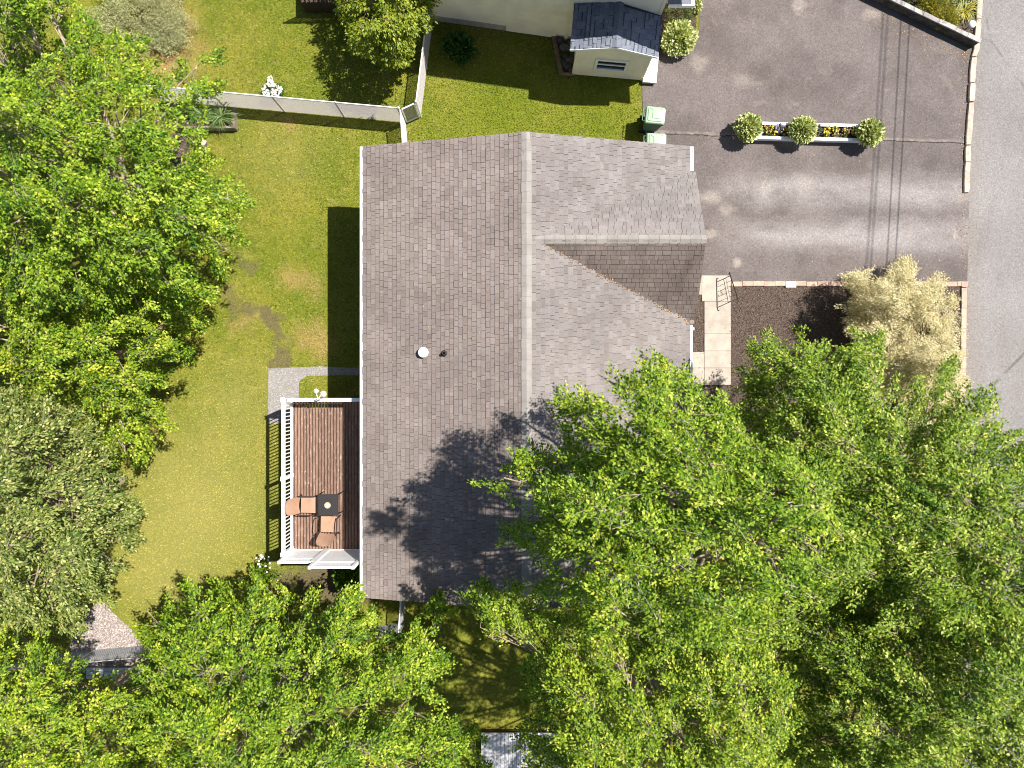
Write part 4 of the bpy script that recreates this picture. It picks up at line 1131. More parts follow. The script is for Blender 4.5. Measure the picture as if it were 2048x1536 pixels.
# ------------------------------------------------------------------ retaining wall at the top right, timber edge, rocks, shed roof
wl = empty('retaining_wall', P(1840, 45), 'low stone-capped retaining wall slanting into the top right bed', 'wall')
w0, w1 = P(1700, -20), P(1943, 96)
wd = (w1 - w0).normalized(); wn = Vector((-wd.y, wd.x, 0)); Lw = (w1 - w0).length
b = MB(); b.prism([tuple((w0)[:2]), tuple((w1)[:2]), tuple((w1 + wn * 0.10)[:2]), tuple((w0 + wn * 0.10)[:2])], 0, 0.40); b.build('wall_body', M['rock'], wl)
s = 0.0
while s < Lw:
    e_ = min(s + rnd.uniform(0.45, 0.75), Lw + 0.03)
    q = [w0 + wd * (s + 0.006) - wn * (0.02 + rnd.uniform(0, 0.012)), w0 + wd * (e_ - 0.006) - wn * (0.02 + rnd.uniform(0, 0.012)), w0 + wd * (e_ - 0.006) + wn * (0.11 + rnd.uniform(0, 0.02)), w0 + wd * (s + 0.006) + wn * (0.11 + rnd.uniform(0, 0.02))]
    b = MB(); b.prism([tuple(v[:2]) for v in q], 0.403, 0.455 + rnd.uniform(-0.006, 0.01)); b.build('cap_stone', M['cap'], wl); s = e_
te = empty('timber_edge', P(1116, 110), 'old round timber edging left of the cream annex', 'edging')
b = MB(); b.tube([P(1107, 70, 0.09), P(1115, 112, 0.09), P(1123, 149, 0.09)], [0.085, 0.08, 0.085], 10); b.build('log', M['timber'], te)
b = MB(); b.tube([P(1125, 147, 0.07), P(1146, 149, 0.07)], 0.06, 8); b.build('log', M['timber'], te)


def rock(u, v, r, label, mat='rock', group=None):
    p = P(u, v); bb = MB(); n1, n2 = 7, 5
    rr = random.Random(int(u * 7 + v)); sx, sy, sz = rr.uniform(0.8, 1.25), rr.uniform(0.8, 1.2), rr.uniform(0.5, 0.8)
    vs = []
    for i in range(n2):
        ph = -0.5 + (math.pi / 2 + 0.4) * i / (n2 - 1)
        for j in range(n1):
            th = 2 * math.pi * j / n1; k = r * rr.uniform(0.82, 1.15)
            vs.append((p.x + k * sx * math.cos(ph) * math.cos(th), p.y + k * sy * math.cos(ph) * math.sin(th), max(0, r * sz * 0.45 + k * sz * math.sin(ph))))
    fs = [(i * n1 + j, i * n1 + (j + 1) % n1, (i + 1) * n1 + (j + 1) % n1, (i + 1) * n1 + j) for i in range(n2 - 1) for j in range(n1)] + [tuple(range((n2 - 1) * n1, n2 * n1))]
    bb.add(vs, fs); tag(bb.build('rock', M[mat], None), label, 'rock', group)


RK = ((1120, 82, 0.15, 'small dark rock topmost in the strip beside the annex'), (1129, 97, 0.20, 'largest dark rock near the top of the annex strip'), (1138, 88, 0.13, 'dark rock touching the annex wall at the top of the strip'), (1131, 113, 0.16, 'dark rock in the middle of the annex strip'), (1140, 122, 0.15, 'dark rock against the annex wall, middle of the strip'), (1133, 133, 0.18, 'dark rock near the lower log of the annex strip'), (1141, 141, 0.12, 'lowest dark rock in the corner of annex and log'), (1125, 124, 0.09, 'smallest dark rock beside the long timber log'))
for u, v, r, l in RK:
    rock(u, v, r, l, 'rock', 'rocks beside the annex')
for i, (u, v, r, l) in enumerate(((406, 284, 0.16, 'pinkish edging stone nearest the wooden planter'), (407, 300, 0.15, 'pinkish edging stone second from the wooden planter'), (406, 316, 0.17, 'pinkish edging stone third from the wooden planter'))):
    rock(u, v, r, l, 'pinkish', 'edging stones by the left lawn')

sh = empty('board_platform', P(1030, 1560), 'low grey board platform at the bottom edge between the trees', 'platform')
a = P(962, 1466, 0.4); c = P(1120, 1660, 0.4)
b = MB(); b.box(a.x + 0.05, c.x - 0.05, c.y + 0.05, a.y - 0.05, 0, 0.355); b.build('skirt', M['brown_stain'], sh)
nbp = 20
for i in range(nbp):
    x0 = a.x + (c.x - a.x) * i / nbp
    b = MB(); b.bevbox(x0 + 0.005, x0 + (c.x - a.x) / nbp - 0.005, c.y, a.y, 0.36, 0.40 + rnd.uniform(-0.003, 0.003), 0.004); b.build('plank', M['galv'], sh)

# brown neighbour deck at the top edge, its railing throws a striped shadow
nd = empty('wooden_platform', P(650, -40), 'dark brown wooden platform with railing cut by the top edge', 'platform')
a = P(600, 6, 0.7); c = P(720, -140, 0.7)
npl = 10
for i in range(npl):
    b = MB(); y0 = a.y + (c.y - a.y) * i / npl; b.box(a.x, c.x, y0 + 0.006, y0 + (c.y - a.y) / npl - 0.006, 0.66, 0.70); b.build('plank', M['brown_stain'], nd)
b = MB(); b.box(a.x, c.x, a.y + 0.01, a.y + 0.07, 1.52, 1.57); b.build('top_rail', M['brown_stain'], nd)
x = a.x + 0.02
while x < c.x:
    b = MB(); b.box(x, x + 0.04, a.y + 0.02, a.y + 0.06, 0.701, 1.519); b.build('baluster', M['brown_stain'], nd); x += 0.15
b = MB(); b.box(a.x, c.x, a.y + 0.03, c.y, 0, 0.655); b.build('skirt', M['brown_stain'], nd)

# ------------------------------------------------------------------ planters
pl = empty('flower_planter', P(1618, 262), 'long white planter box of pansies standing on the driveway', 'planter')
q0, q1 = P(1500, 261, 0.3), P(1742, 267, 0.3)
pd = (q1 - q0).normalized(); pn = Vector((-pd.y, pd.x, 0)); PH = 0.30
for sg in (-1, 1):
    b = MB(); b.beam(q0 + pn * (0.235 * sg) + Vector((0, 0, 0.02 + PH / 2 - 0.30)), q1 + pn * (0.235 * sg) + Vector((0, 0, 0.02 + PH / 2 - 0.30)), 0.035, PH - 0.01); b.build('side_board', M['white'], pl)
    b = MB(); b.beam(q0 + pn * (0.245 * sg) + Vector((0, 0, 0.035)), q1 + pn * (0.245 * sg) + Vector((0, 0, 0.035)), 0.10, 0.03); b.build('cap_board', M['white'], pl)
for q in (q0, q1):
    b = MB(); b.beam(q - pn * 0.215 + Vector((0, 0, -0.13)), q + pn * 0.215 + Vector((0, 0, -0.13)), 0.035, PH - 0.01); b.build('end_board', M['white'], pl)
b = MB(); qa = q0 + Vector((0, 0, -0.05)); qb = q1 + Vector((0, 0, -0.05))
b.add([qa - pn * 0.216, qb - pn * 0.216, qb + pn * 0.216, qa + pn * 0.216], [(0, 1, 2, 3)]); b.build('soil', M['mulch'], pl)
wp = empty('raised_planter', P(428, 240), 'low weathered wooden planter box at the end of the white fence', 'planter')
a = P(352, 216, 0.32); c = P(469, 256, 0.32)
for x0, x1, y0, y1 in ((a.x, c.x, c.y, c.y + 0.06), (a.x, c.x, a.y - 0.06, a.y), (a.x, a.x + 0.06, c.y + 0.062, a.y - 0.062), (c.x - 0.12, c.x, c.y + 0.062, a.y - 0.062)):
    b = MB(); b.box(x0, x1, y0, y1, 0, 0.32); b.build('side_board', M['cedar'], wp)
b = MB(); b.add([(a.x + 0.06, c.y + 0.06, 0.26), (c.x - 0.12, c.y + 0.06, 0.26), (c.x - 0.12, a.y - 0.06, 0.26), (a.x + 0.06, a.y - 0.06, 0.26)], [(0, 1, 2, 3)]); b.build('soil', M['mulch'], wp)
gl = empty('garden_light', P(1928, 61), 'round glass solar light standing on the dark top right bed', 'light')
p = P(1928, 61); b = MB(); b.lathe((p.x, p.y, 0.0), [(0.015, 0), (0.015, 0.3), (0.03, 0.3), (0.03, 0.32)], 8); b.build('stake', M['black_metal'], gl)
b = MB(); b.lathe((p.x, p.y, 0.32), [(0.06, 0), (0.12, 0.05), (0.135, 0.1), (0.12, 0.16), (0.06, 0.2), (0.01, 0.21)], 16); b.build('globe', M['solar'], gl, smooth=True)

# ------------------------------------------------------------------ overhead utility cables (their shadows cross the drive)
for (u0, v0, u1, v1, hgt, lab) in ((1801, 42, 1773, 525, 6.3, 'lower outer overhead cable casting a thin line on the driveway'), (1818, 48, 1790, 525, 6.3, 'lower inner overhead cable casting a thin line on the driveway'), (1765, 42, 1734, 510, 10.5, 'upper outer overhead cable casting a faint line on the driveway'), (1774, 42, 1743, 500, 10.5, 'upper inner overhead cable casting a faint line on the driveway')):
    s0, s1 = P(u0, v0), P(u1, v1); d = (s0 - s1).normalized(); o_ = Vector((SUN.x, SUN.y, SUN.z)) * (hgt / SUN.z)
    b = MB(); c0 = (s0 + s1) / 2 + o_
    b.tube([c0 + d * t + Vector((0, 0, 0.0006 * t * t)) for t in (-34, -24, -14, -7, 0, 7, 14, 24, 34)], 0.016 if hgt < 8 else 0.018, 6)
    tag(b.build('utility_cable', M['cable'], None), lab, 'cable', 'overhead cables')


# ------------------------------------------------------------------ leaves
def leaf_template(kind):
    if kind == 'maple':
        V = [(0, 0, 0), (0.48, 0.36, 0.10), (0.17, 0.5, 0.0), (0.0, 1.08, -0.14), (-0.17, 0.5, 0.0), (-0.48, 0.36, 0.10)]; T = [(0, 1, 2), (0, 2, 3), (0, 3, 4), (0, 4, 5)]
    elif kind == 'kite':
        V = [(0, 0, 0), (0.36, 0.4, 0.09), (0, 1.05, -0.1), (-0.36, 0.4, 0.09)]; T = [(0, 1, 2), (0, 2, 3)]
    elif kind == 'simple':
        V = [(0, 0, 0), (0.45, 0.42, 0.08), (0, 1, -0.06), (-0.45, 0.42, 0.08)]; T = [(0, 1, 2), (0, 2, 3)]
    elif kind == 'ovate':
        V = [(0, 0, 0), (0.28, 0.35, 0.06), (0.17, 0.75, 0.02), (0, 1, -0.1), (-0.17, 0.75, 0.02), (-0.28, 0.35, 0.06)]; T = [(0, 1, 2), (0, 2, 3), (0, 3, 4), (0, 4, 5)]
    elif kind == 'narrow':
        V = [(0, 0, 0), (0.13, 0.45, 0.02), (0, 1, -0.05), (-0.13, 0.45, 0.02)]; T = [(0, 1, 2), (0, 2, 3)]
    elif kind == 'petal':
        V = [(0, 0, 0.1)] + [(math.cos(a) * r, math.sin(a) * r, 0) for a, r in ((0, 0.5), (1.05, 0.55), (2.1, 0.5), (3.14, 0.52), (4.2, 0.5), (5.2, 0.55))]; T = [(0, i, i % 6 + 1) for i in range(1, 7)]
    return np.array(V, float), np.array(T, int)


def norm(a): return a / np.maximum(np.linalg.norm(a, axis=1, keepdims=True), 1e-9)


def leaves(kind, pos, axis, nrm, size):
    """triangles of one leaf per row"""
    V, T = leaf_template(kind)
    axis = norm(axis); X = norm(np.cross(axis, nrm)); Z = np.cross(X, axis)
    n = len(pos); s = size[:, None, None]
    W = pos[:, None, :] + s * (V[None, :, 0, None] * X[:, None, :] + V[None, :, 1, None] * axis[:, None, :] + V[None, :, 2, None] * Z[:, None, :])
    TT = T[None] + (np.arange(n) * len(V))[:, None, None]
    return W.reshape(-1, 3), TT.reshape(-1, 3)


def join(parts):
    Vs, Ts = [], []; k = 0
    for V, T in parts:
        Vs.append(V); Ts.append(T + k); k += len(V)
    return np.concatenate(Vs), np.concatenate(Ts)


def link_leaves(name, VT, mat, root, tone=None):
    off = np.array(wloc(root)[:])
    me = tri_mesh(name, VT[0] - off, VT[1])
    if tone is not None:
        a = me.attributes.new('tone', 'FLOAT', 'POINT'); a.data.foreach_set('value', np.ascontiguousarray(tone, np.float32))
    return link_mesh(name, me, mat, root)


def seg_dist(u, v, poly):
    d = np.full(len(u), 1e9); n = len(poly)
    for i in range(n):
        ax, ay = poly[i]; bx, by = poly[(i + 1) % n]
        L2 = (bx - ax) ** 2 + (by - ay) ** 2 + 1e-9
        t = np.clip(((u - ax) * (bx - ax) + (v - ay) * (by - ay)) / L2, 0, 1)
        d = np.minimum(d, np.hypot(u - ax - t * (bx - ax), v - ay - t * (by - ay)))
    return d


def sample_poly(r, poly, n):
    xs = [p[0] for p in poly]; ys = [p[1] for p in poly]; U = np.empty(0); V = np.empty(0)
    while len(U) < n:
        u = r.uniform(min(xs), max(xs), n * 2); v = r.uniform(min(ys), max(ys), n * 2)
        m = in_poly(u, v, poly); U = np.concatenate([U, u[m]]); V = np.concatenate([V, v[m]])
    return U[:n], V[:n]


def crown_tree(name, label, poly, trunk, ze, zt, D, nb, ns, leaf, mat, seed, kind='maple', nl=26, lift=0.9, group=None, zbase=None, sparse=None, spray=(0.45, 0.85), spike=True, bark='bark', under=0.5, cat='tree', tilt=0.7, ragk=1.0, holes=1.0, twigp=0.5):
    """tapered trunk, limbs to nb boughs, ns leafy sprays over the boughs.
    poly outlines the crown as seen from above (photo pixels), ze/zt are the crown's rim and top heights"""
    r = np.random.default_rng(seed)
    root = empty(name, (trunk[0], trunk[1], 0), label, cat, group)
    # bough centres
    cu, cv = sample_poly(r, poly, nb * 14)
    pick = [0]; dmin = np.hypot(cu - cu[0], cv - cv[0])
    while len(pick) < nb:
        i = int(np.argmax(dmin * r.uniform(0.6, 1, len(dmin)))); pick.append(i); dmin = np.minimum(dmin, np.hypot(cu - cu[i], cv - cv[i]))
    bu, bv = cu[pick], cv[pick]
    zt_ = (ze + zt) / 2; tpx = 1024 + trunk[0] * F / (H - zt_); tpy = 768 - trunk[1] * F / (H - zt_)
    ru = bu - tpx; rv = bv - tpy; rl = np.hypot(ru, rv) + 1e-6; ru = ru / rl; rv = rv / rl
    boff = r.normal(0, 0.7, nb)
    dome = lambda d: np.sqrt(np.maximum(0, 1 - (1 - np.minimum(d / D, 1)) ** 2))
    spacing = math.sqrt(sum((poly[i][0] * poly[(i + 1) % len(poly)][1] - poly[(i + 1) % len(poly)][0] * poly[i][1]) for i in range(len(poly))) ** 2 / 4) ** 0.5 / math.sqrt(nb)
    def surf(u, v, extra):
        d = seg_dist(u, v, poly); du = u[:, None] - bu[None]; dv2 = v[:, None] - bv[None]
        M2 = np.hypot(0.62 * (du * ru[None] + dv2 * rv[None]), 1.45 * (du * rv[None] - dv2 * ru[None]))
        k = np.argmin(M2, axis=1); rr = M2[np.arange(len(u)), k] / spacing
        z = ze + (zt - ze) * dome(d) + boff[k] * np.minimum(1, d / 60 + 0.3) - lift * np.minimum(rr, 1.4) ** 2 + extra
        return np.maximum(z, (zbase if zbase else 1.2)), k, d
    n_up = int(ns * (1 - under)); n_lo = ns - n_up
    u, v = sample_poly(r, poly, ns)
    extra = np.concatenate([r.normal(0, 0.12, n_up), -r.uniform(0.35, 2.2, n_lo)])
    z, kb, d = surf(u, v, extra)
    if sparse:
        keep = np.ones(ns, bool)
        for (su, sv, sr, amt) in sparse: keep &= ~((np.hypot(u - su, v - sv) < sr * r.uniform(0.5, 1.15, ns)) & (r.uniform(0, 1, ns) < amt))
        u, v, z, kb, d = u[keep], v[keep], z[keep], kb[keep], d[keep]; n_up = int(keep[:n_up].sum())
    wv = r.normal(0, 1, (6, 2)); wv = wv / np.linalg.norm(wv, axis=1, keepdims=True) * r.uniform(0.05, 0.12, (6, 1)); wp_ = r.uniform(0, 6.28, 6)
    rag = lambda u, v: sum(np.sin(u * wv[i, 0] + v * wv[i, 1] + wp_[i]) for i in range(6)) / 2.2
    w2 = r.normal(0, 1, (5, 2)); w2 = w2 / np.linalg.norm(w2, axis=1, keepdims=True) * r.uniform(0.035, 0.07, (5, 1)); p2 = r.uniform(0, 6.28, 5)
    hole = lambda u, v: sum(np.sin(u * w2[i, 0] + v * w2[i, 1] + p2[i]) for i in range(5)) / 1.8
    fing = lambda u, v: np.sin(np.arctan2(v - tpy, u - tpx) * nf + 2.1 * np.sin(np.hypot(u - tpx, v - tpy) * 0.012)) * 0.7 + 0.5 * rag(u, v)
    per = sum(math.hypot(poly[i][0] - poly[i - 1][0], poly[i][1] - poly[i - 1][1]) for i in range(len(poly))); nf = max(5, round(per / 75))
    if spike:
        keep = (fing(u, v) > ragk * (0.35 - d / 26.0) - 3 * (1 - ragk)) & ((hole(u, v) > -holes) | (d < 20))
        u, v, z, kb, d = u[keep], v[keep], z[keep], kb[keep], d[keep]; n_up = int(keep[:n_up].sum()) if len(keep) >= n_up else n_up
    pu = []; pv = []; npoly = len(poly)
    for i in range(npoly):
        (ax_, ay_), (bx_, by_) = poly[i], poly[(i + 1) % npoly]; m_ = int(math.hypot(bx_ - ax_, by_ - ay_) / 20) + 1
        if max(ax_, bx_) < -40 or min(ax_, bx_) > 2090 or max(ay_, by_) < -40 or min(ay_, by_) > 1576: continue
        for t_ in (np.arange(m_) + r.uniform(0, 1, m_)) / m_: pu.append(ax_ + (bx_ - ax_) * t_); pv.append(ay_ + (by_ - ay_) * t_)
    pu = np.array(pu) + r.normal(0, 5, len(pu)); pv = np.array(pv) + r.normal(0, 5, len(pv))
    kp = fing(pu, pv) > 0.1 * ragk - 3 * (1 - ragk); pu, pv = pu[kp], pv[kp]
    if spike:
        fz, fk, fd = surf(pu, pv, r.normal(0.1, 0.25, len(pu)))
        u = np.concatenate([pu, u]); v = np.concatenate([pv, v]); z = np.concatenate([fz, z]); kb = np.concatenate([fk, kb]); d = np.concatenate([np.zeros(len(pu)), d]); n_up += len(pu)
    ns = len(u)
    k_ = (H - z) / F; S = np.stack([(u - 1024) * k_, (768 - v) * k_, z], 1)
    bz, _, bd_ = surf(bu, bv, -0.35 + 0 * bu); kk = (H - bz) / F
    Bc = np.stack([(bu - 1024) * kk, (768 - bv) * kk, bz], 1)
    tr = np.array([trunk[0], trunk[1]])
    out = norm(np.concatenate([S[:, :2] - tr, np.zeros((ns, 1))], 1)); ob = norm(np.concatenate([S[:, :2] - Bc[kb][:, :2], np.zeros((ns, 1))], 1))
    dr = norm(out * 0.85 + ob * 0.6 + r.normal(0, 0.3, (ns, 3)) * np.array([1, 1, 0.5]) + np.array([0, 0, 0.06]))
    L = r.uniform(*spray, ns); L = np.where(d < 1e-6, L * 1.1, L)
    fin = np.where(d < 1e-6, 0.3, 0.45); tip = S + dr * (L * fin)[:, None]; st = S - dr * (L * (1 - fin))[:, None]
    # leaves on the sprays
    tot = ns * nl; sp = np.repeat(np.arange(ns), nl)
    t = r.uniform(0.03, 1.0, tot) ** 0.68
    ax = dr[sp]; side = norm(np.cross(ax, np.array([0, 0, 1.0])))
    sg = np.where(r.uniform(size=tot) < 0.5, 1, -1)[:, None]
    ang = r.uniform(0.25, 1.35, tot) * (1.05 - 0.7 * t)
    la = ax * np.cos(ang)[:, None] + side * sg * np.sin(ang)[:, None] + r.normal(0, 0.22, (tot, 3)) - np.array([0, 0, 0.16])
    pet = leaf * r.uniform(0.35, 1.25, tot)
    pos = st[sp] + (tip - st)[sp] * t[:, None] + norm(la) * pet[:, None] + r.normal(0, 0.045, (tot, 3))
    nr = np.array([0, 0, 1.0]) + r.normal(0, tilt, (tot, 3))
    size = leaf * r.uniform(0.68, 1.25, tot)
    tn = np.clip(r.normal(0.5, 0.27, ns), 0, 1)[sp]
    parts = []; tones = []
    if kind == 'maple':
        hi = (sp < n_up) & (r.uniform(size=tot) < 0.4)
        for sel, kd in ((hi, 'maple'), (~hi, 'kite')):
            parts.append(leaves(kd, pos[sel], la[sel], nr[sel], size[sel])); tones.append(np.repeat(tn[sel], len(leaf_template(kd)[0])))
    else:
        parts.append(leaves(kind, pos, la, nr, size)); tones.append(np.repeat(tn, len(leaf_template(kind)[0])))
    link_leaves('crown', join(parts), mat, root, np.concatenate(tones))
    # wood
    zc = float(np.mean(bz)); top = Vector((float(trunk[0] * 0.55 + 0.45 * np.mean(Bc[:, 0])), float(trunk[1] * 0.55 + 0.45 * np.mean(Bc[:, 1])), max(zc - 0.4, 2.5)))
    base = Vector((trunk[0], trunk[1], 0)); rt = 0.05 + 0.016 * zt
    tp = [base + Vector((0, 0, -0.05)), base + Vector((0.02, 0.01, 0.4)), base.lerp(top, 0.3) + Vector((r.normal(0, 0.05), r.normal(0, 0.05), 0)), base.lerp(top, 0.6), base.lerp(top, 0.85), top]
    b = MB(); b.tube(tp, [rt * 1.5, rt * 1.08, rt, rt * 0.8, rt * 0.5, rt * 0.22], 10); b.build('trunk', M[bark], root, smooth=True)
    lb = MB(); tw = MB(); mids = []
    for i in range(nb):
        e = Vector(Bc[i]); f = r.uniform(0.32, 0.8)
        s0 = base.lerp(top, f); hd = (Vector((e.x, e.y, 0)) - Vector((s0.x, s0.y, 0))).length
        m1 = s0.lerp(e, 0.35) + Vector((r.normal(0, 0.12), r.normal(0, 0.12), 0.18 * hd * 0.5)); m2 = s0.lerp(e, 0.7) + Vector((r.normal(0, 0.12), r.normal(0, 0.12), 0.10 * hd))
        r0 = rt * r.uniform(0.22, 0.38)
        lb.tube([s0, m1, m2, e], [r0, r0 * 0.7, r0 * 0.45, r0 * 0.2], 6, False); mids.append((m1, m2, e))
    lb.build('limbs', M[bark], root, smooth=True)
    idx = np.arange(ns)
    for j in idx:
        if (j >= n_up and j % 4) or r.uniform() > twigp: continue
        m1, m2, e = mids[kb[j]]; s_ = Vector(st[j]); tpv = Vector(tip[j])
        a = m2.lerp(e, r.uniform(0.0, 1.0))
        if (a - s_).length > 2.6: a = s_.lerp(a, 2.6 / (a - s_).length)
        mid = a.lerp(s_, 0.5) + Vector((r.normal(0, 0.06), r.normal(0, 0.06), r.normal(0.02, 0.06)))
        tw.tube([a, mid, s_, tpv], [0.013, 0.009, 0.006, 0.002], 3, False)
    tag(tw.build('twigs', M[bark], root), kind='stuff')
    return root


def bush(name, label, c, rx, ry, h, n, leaf, mat, seed, kind='ovate', cat='shrub', group=None, z0=0.0, shell=0.55, up=0.35, lump=0.15, jit=0.35, stems=8, radiate=0.9, flat=0.0):
    """mounded shrub: leaves through the outer shell of a lumpy dome, stems inside"""
    r = np.random.default_rng(seed)
    root = empty(name, (c[0], c[1], z0), label, cat, group)
    dv_ = r.normal(0, 1, (n, 3)); dv_[:, 2] = np.abs(dv_[:, 2]) * 0.9 - 0.12; dv_ = norm(dv_)
    lum = 1 + lump * np.sin(dv_[:, 0] * 5.1 + seed) * np.cos(dv_[:, 1] * 4.3 + 2 * seed) + 0.6 * lump * np.sin(dv_[:, 0] * 11 + dv_[:, 1] * 9 + seed)
    rad = r.uniform(shell ** 2, 1, n) ** 0.5 * lum
    pos = np.array([c[0], c[1], z0 + h * 0.38]) + dv_ * rad[:, None] * np.array([rx, ry, h * 0.62])
    pos[:, 2] = np.maximum(pos[:, 2], z0 + 0.02)
    ax = dv_ * radiate + np.array([0, 0, up]) + r.normal(0, jit, (n, 3))
    nr = np.array([0, 0, 1.0]) + dv_ * 0.5 + r.normal(0, 0.4, (n, 3))
    sz = leaf * r.uniform(0.65, 1.3, n)
    link_leaves('foliage', leaves(kind, pos - norm(ax) * (sz * 0.5)[:, None], ax, nr, sz), mat, root)
    b = MB()
    for i in range(stems):
        a_ = 2 * math.pi * i / stems + r.uniform(0, 0.5); q = r.uniform(0.5, 0.9)
        e = Vector((c[0] + rx * q * math.cos(a_), c[1] + ry * q * math.sin(a_), z0 + h * r.uniform(0.5, 0.85)))
        b.tube([(c[0], c[1], z0), Vector((c[0], c[1], z0 + h * 0.2)).lerp(e, 0.4), e], [0.02, 0.014, 0.005], 4)
    b.build('stems', M['stem'], root)
    return root


# ------------------------------------------------------------------ trees
T1A = [(-160, -160), (90, -160), (140, -20), (150, 34), (180, 45), (190, 66), (225, 80), (262, 78), (284, 92), (298, 110), (298, 132), (322, 158), (360, 160), (372, 120), (395, 104), (430, 110), (418, 140), (408, 165), (440, 180), (412, 192), (392, 210), (405, 236), (402, 252), (430, 268), (405, 285), (400, 320), (420, 332), (466, 372), (488, 408), (458, 450), (480, 485), (478, 505), (452, 540), (402, 556), (422, 585), (388, 606), (340, 640), (200, 640), (0, 620), (-160, 600)]
crown_tree('maple_tree', 'broad green maple filling the upper left corner by the lawn', T1A, P(150, 330, 6)[:2], 4.2, 9.2, 330, 60, 2300, 0.078, M['maple'], 1, nl=60, lift=1.9, group='maples')
T1B = [(-160, 560), (60, 590), (220, 560), (350, 560), (398, 610), (400, 655), (350, 664), (378, 715), (345, 730), (312, 735), (326, 782), (312, 800), (318, 828), (332, 858), (305, 890), (300, 905), (272, 925), (238, 930), (215, 895), (205, 850), (160, 815), (90, 780), (0, 775), (-160, 770)]
crown_tree('maple_tree', 'lighter green maple on the left edge below the broad one', T1B, P(110, 700, 5)[:2], 2.9, 6.6, 230, 26, 1150, 0.078, M['maple_gold'], 2, nl=58, lift=1.5, group='maples')
T5 = [(-160, 745), (20, 752), (110, 790), (190, 845), (212, 895), (255, 955), (275, 975), (278, 1020), (270, 1080), (248, 1105), (226, 1138), (214, 1168), (208, 1200), (188, 1232), (140, 1268), (60, 1255), (-160, 1290)]
crown_tree('linden_tree', 'dull olive small-leaved tree at the left edge of the lawn', T5, P(50, 1010, 5)[:2], 2.7, 7.4, 230, 50, 1500, 0.09, M['olive_leaf'], 3, kind='ovate', nl=38, spray=(0.35, 0.7))
T3A = [(250, 1560), (270, 1400), (275, 1350), (296, 1300), (288, 1250), (284, 1205), (325, 1225), (360, 1190), (420, 1165), (480, 1175), (525, 1165), (560, 1190), (640, 1200), (662, 1175), (700, 1170), (716, 1195), (750, 1215), (735, 1255), (792, 1250), (868, 1270), (892, 1292), (880, 1325), (850, 1370), (870, 1410), (940, 1440), (972, 1495), (962, 1560), (985, 1690), (240, 1690)]
crown_tree('maple_tree', 'bright green maple along the bottom edge left of the dark shade', T3A, (-6.6, -9.6), 4.0, 8.2, 260, 48, 2000, 0.077, M['maple'], 4, nl=58, lift=1.9, group='maples')
T3B = [(-160, 1250), (0, 1240), (60, 1262), (110, 1285), (140, 1318), (168, 1362), (240, 1368), (320, 1335), (350, 1420), (330, 1560), (340, 1690), (-160, 1690)]
crown_tree('maple_tree', 'yellow-green maple filling the lower left corner', T3B, P(90, 1480, 5)[:2], 3.2, 7.4, 240, 28, 1150, 0.078, M['maple_gold'], 5, nl=56, lift=1.7, group='maples')
T4A = [(972, 964), (995, 946), (1022, 934), (1044, 908), (1072, 898), (1108, 930), (1120, 905), (1085, 855), (1108, 862), (1140, 850), (1128, 800), (1150, 800), (1182, 795), (1168, 748), (1200, 748), (1240, 770), (1268, 765), (1302, 716), (1340, 728), (1372, 770), (1392, 760), (1406, 805), (1430, 840), (1445, 795), (1470, 790), (1478, 850), (1500, 900), (1640, 930), (1680, 1050), (1640, 1200), (1500, 1290), (1380, 1300), (1200, 1260), (1150, 1190), (1095, 1180), (1072, 1150), (1078, 1112), (1030, 1120), (1018, 1090), (1022, 1060), (1070, 1030), (1030, 990)]
crown_tree('maple_tree', 'large green maple overhanging the front slope of the bungalow roof', T4A, P(1565, 1087, 7)[:2], 9.3, 12.9, 200, 50, 1550, 0.066, M['maple'], 6, nl=58, lift=2.0, under=0.2, holes=0.95, group='maples', zbase=6.4, sparse=[(1560, 1070, 70, 0.5)])
T4B = [(1486, 780), (1484, 745), (1505, 710), (1520, 685), (1546, 678), (1572, 684), (1590, 670), (1608, 682), (1622, 690), (1660, 712), (1688, 700), (1718, 660), (1748, 672), (1760, 696), (1756, 720), (1776, 770), (1820, 806), (1832, 775), (1858, 768), (1894, 726), (1906, 732), (1900, 748), (1876, 780), (1866, 832), (1905, 800), (1952, 785), (1994, 785), (1998, 810), (1985, 856), (2020, 866), (2200, 860), (2210, 1300), (2000, 1330), (1750, 1300), (1560, 1210), (1500, 1080), (1470, 960), (1440, 880), (1478, 830)]
crown_tree('maple_tree', 'dark green maple between the walkway bed and the road', T4B, P(1760, 1010, 6)[:2], 5.2, 9.4, 250, 56, 2900, 0.072, M['maple_deep'], 7, nl=58, lift=1.7, under=0.45, holes=1.7, group='maples', sparse=[(1620, 940, 50, 0.45), (1600, 1080, 70, 0.4)])
T4C = [(958, 1180), (985, 1168), (1030, 1160), (1075, 1190), (1120, 1195), (1200, 1200), (1330, 1230), (1450, 1250), (1560, 1260), (1600, 1400), (1560, 1560), (1560, 1690), (1080, 1690), (1040, 1500), (1042, 1470), (1076, 1440), (1040, 1415), (1068, 1365), (1044, 1335), (1066, 1300), (1020, 1276), (978, 1260), (950, 1242), (925, 1235)]
crown_tree('maple_tree', 'yellow-tinged maple at the bottom edge right of the dark shade', T4C, (5.2, -10.4), 6.6, 9.8, 200, 40, 1500, 0.069, M['maple_gold'], 8, nl=58, lift=1.9, under=0.35, group='maples', zbase=4, sparse=[(1390, 1320, 45, 0.4)])
T4D = [(1480, 1200), (1700, 1200), (1900, 1190), (2200, 1190), (2210, 1690), (1500, 1690), (1540, 1500), (1560, 1380)]
crown_tree('maple_tree', 'loose green maple in the lower right corner by the road', T4D, P(1850, 1450, 5)[:2], 5.0, 8.6, 230, 34, 2100, 0.073, M['maple_deep'], 9, nl=56, lift=1.7, under=0.45, holes=1.8, group='maples', sparse=None)
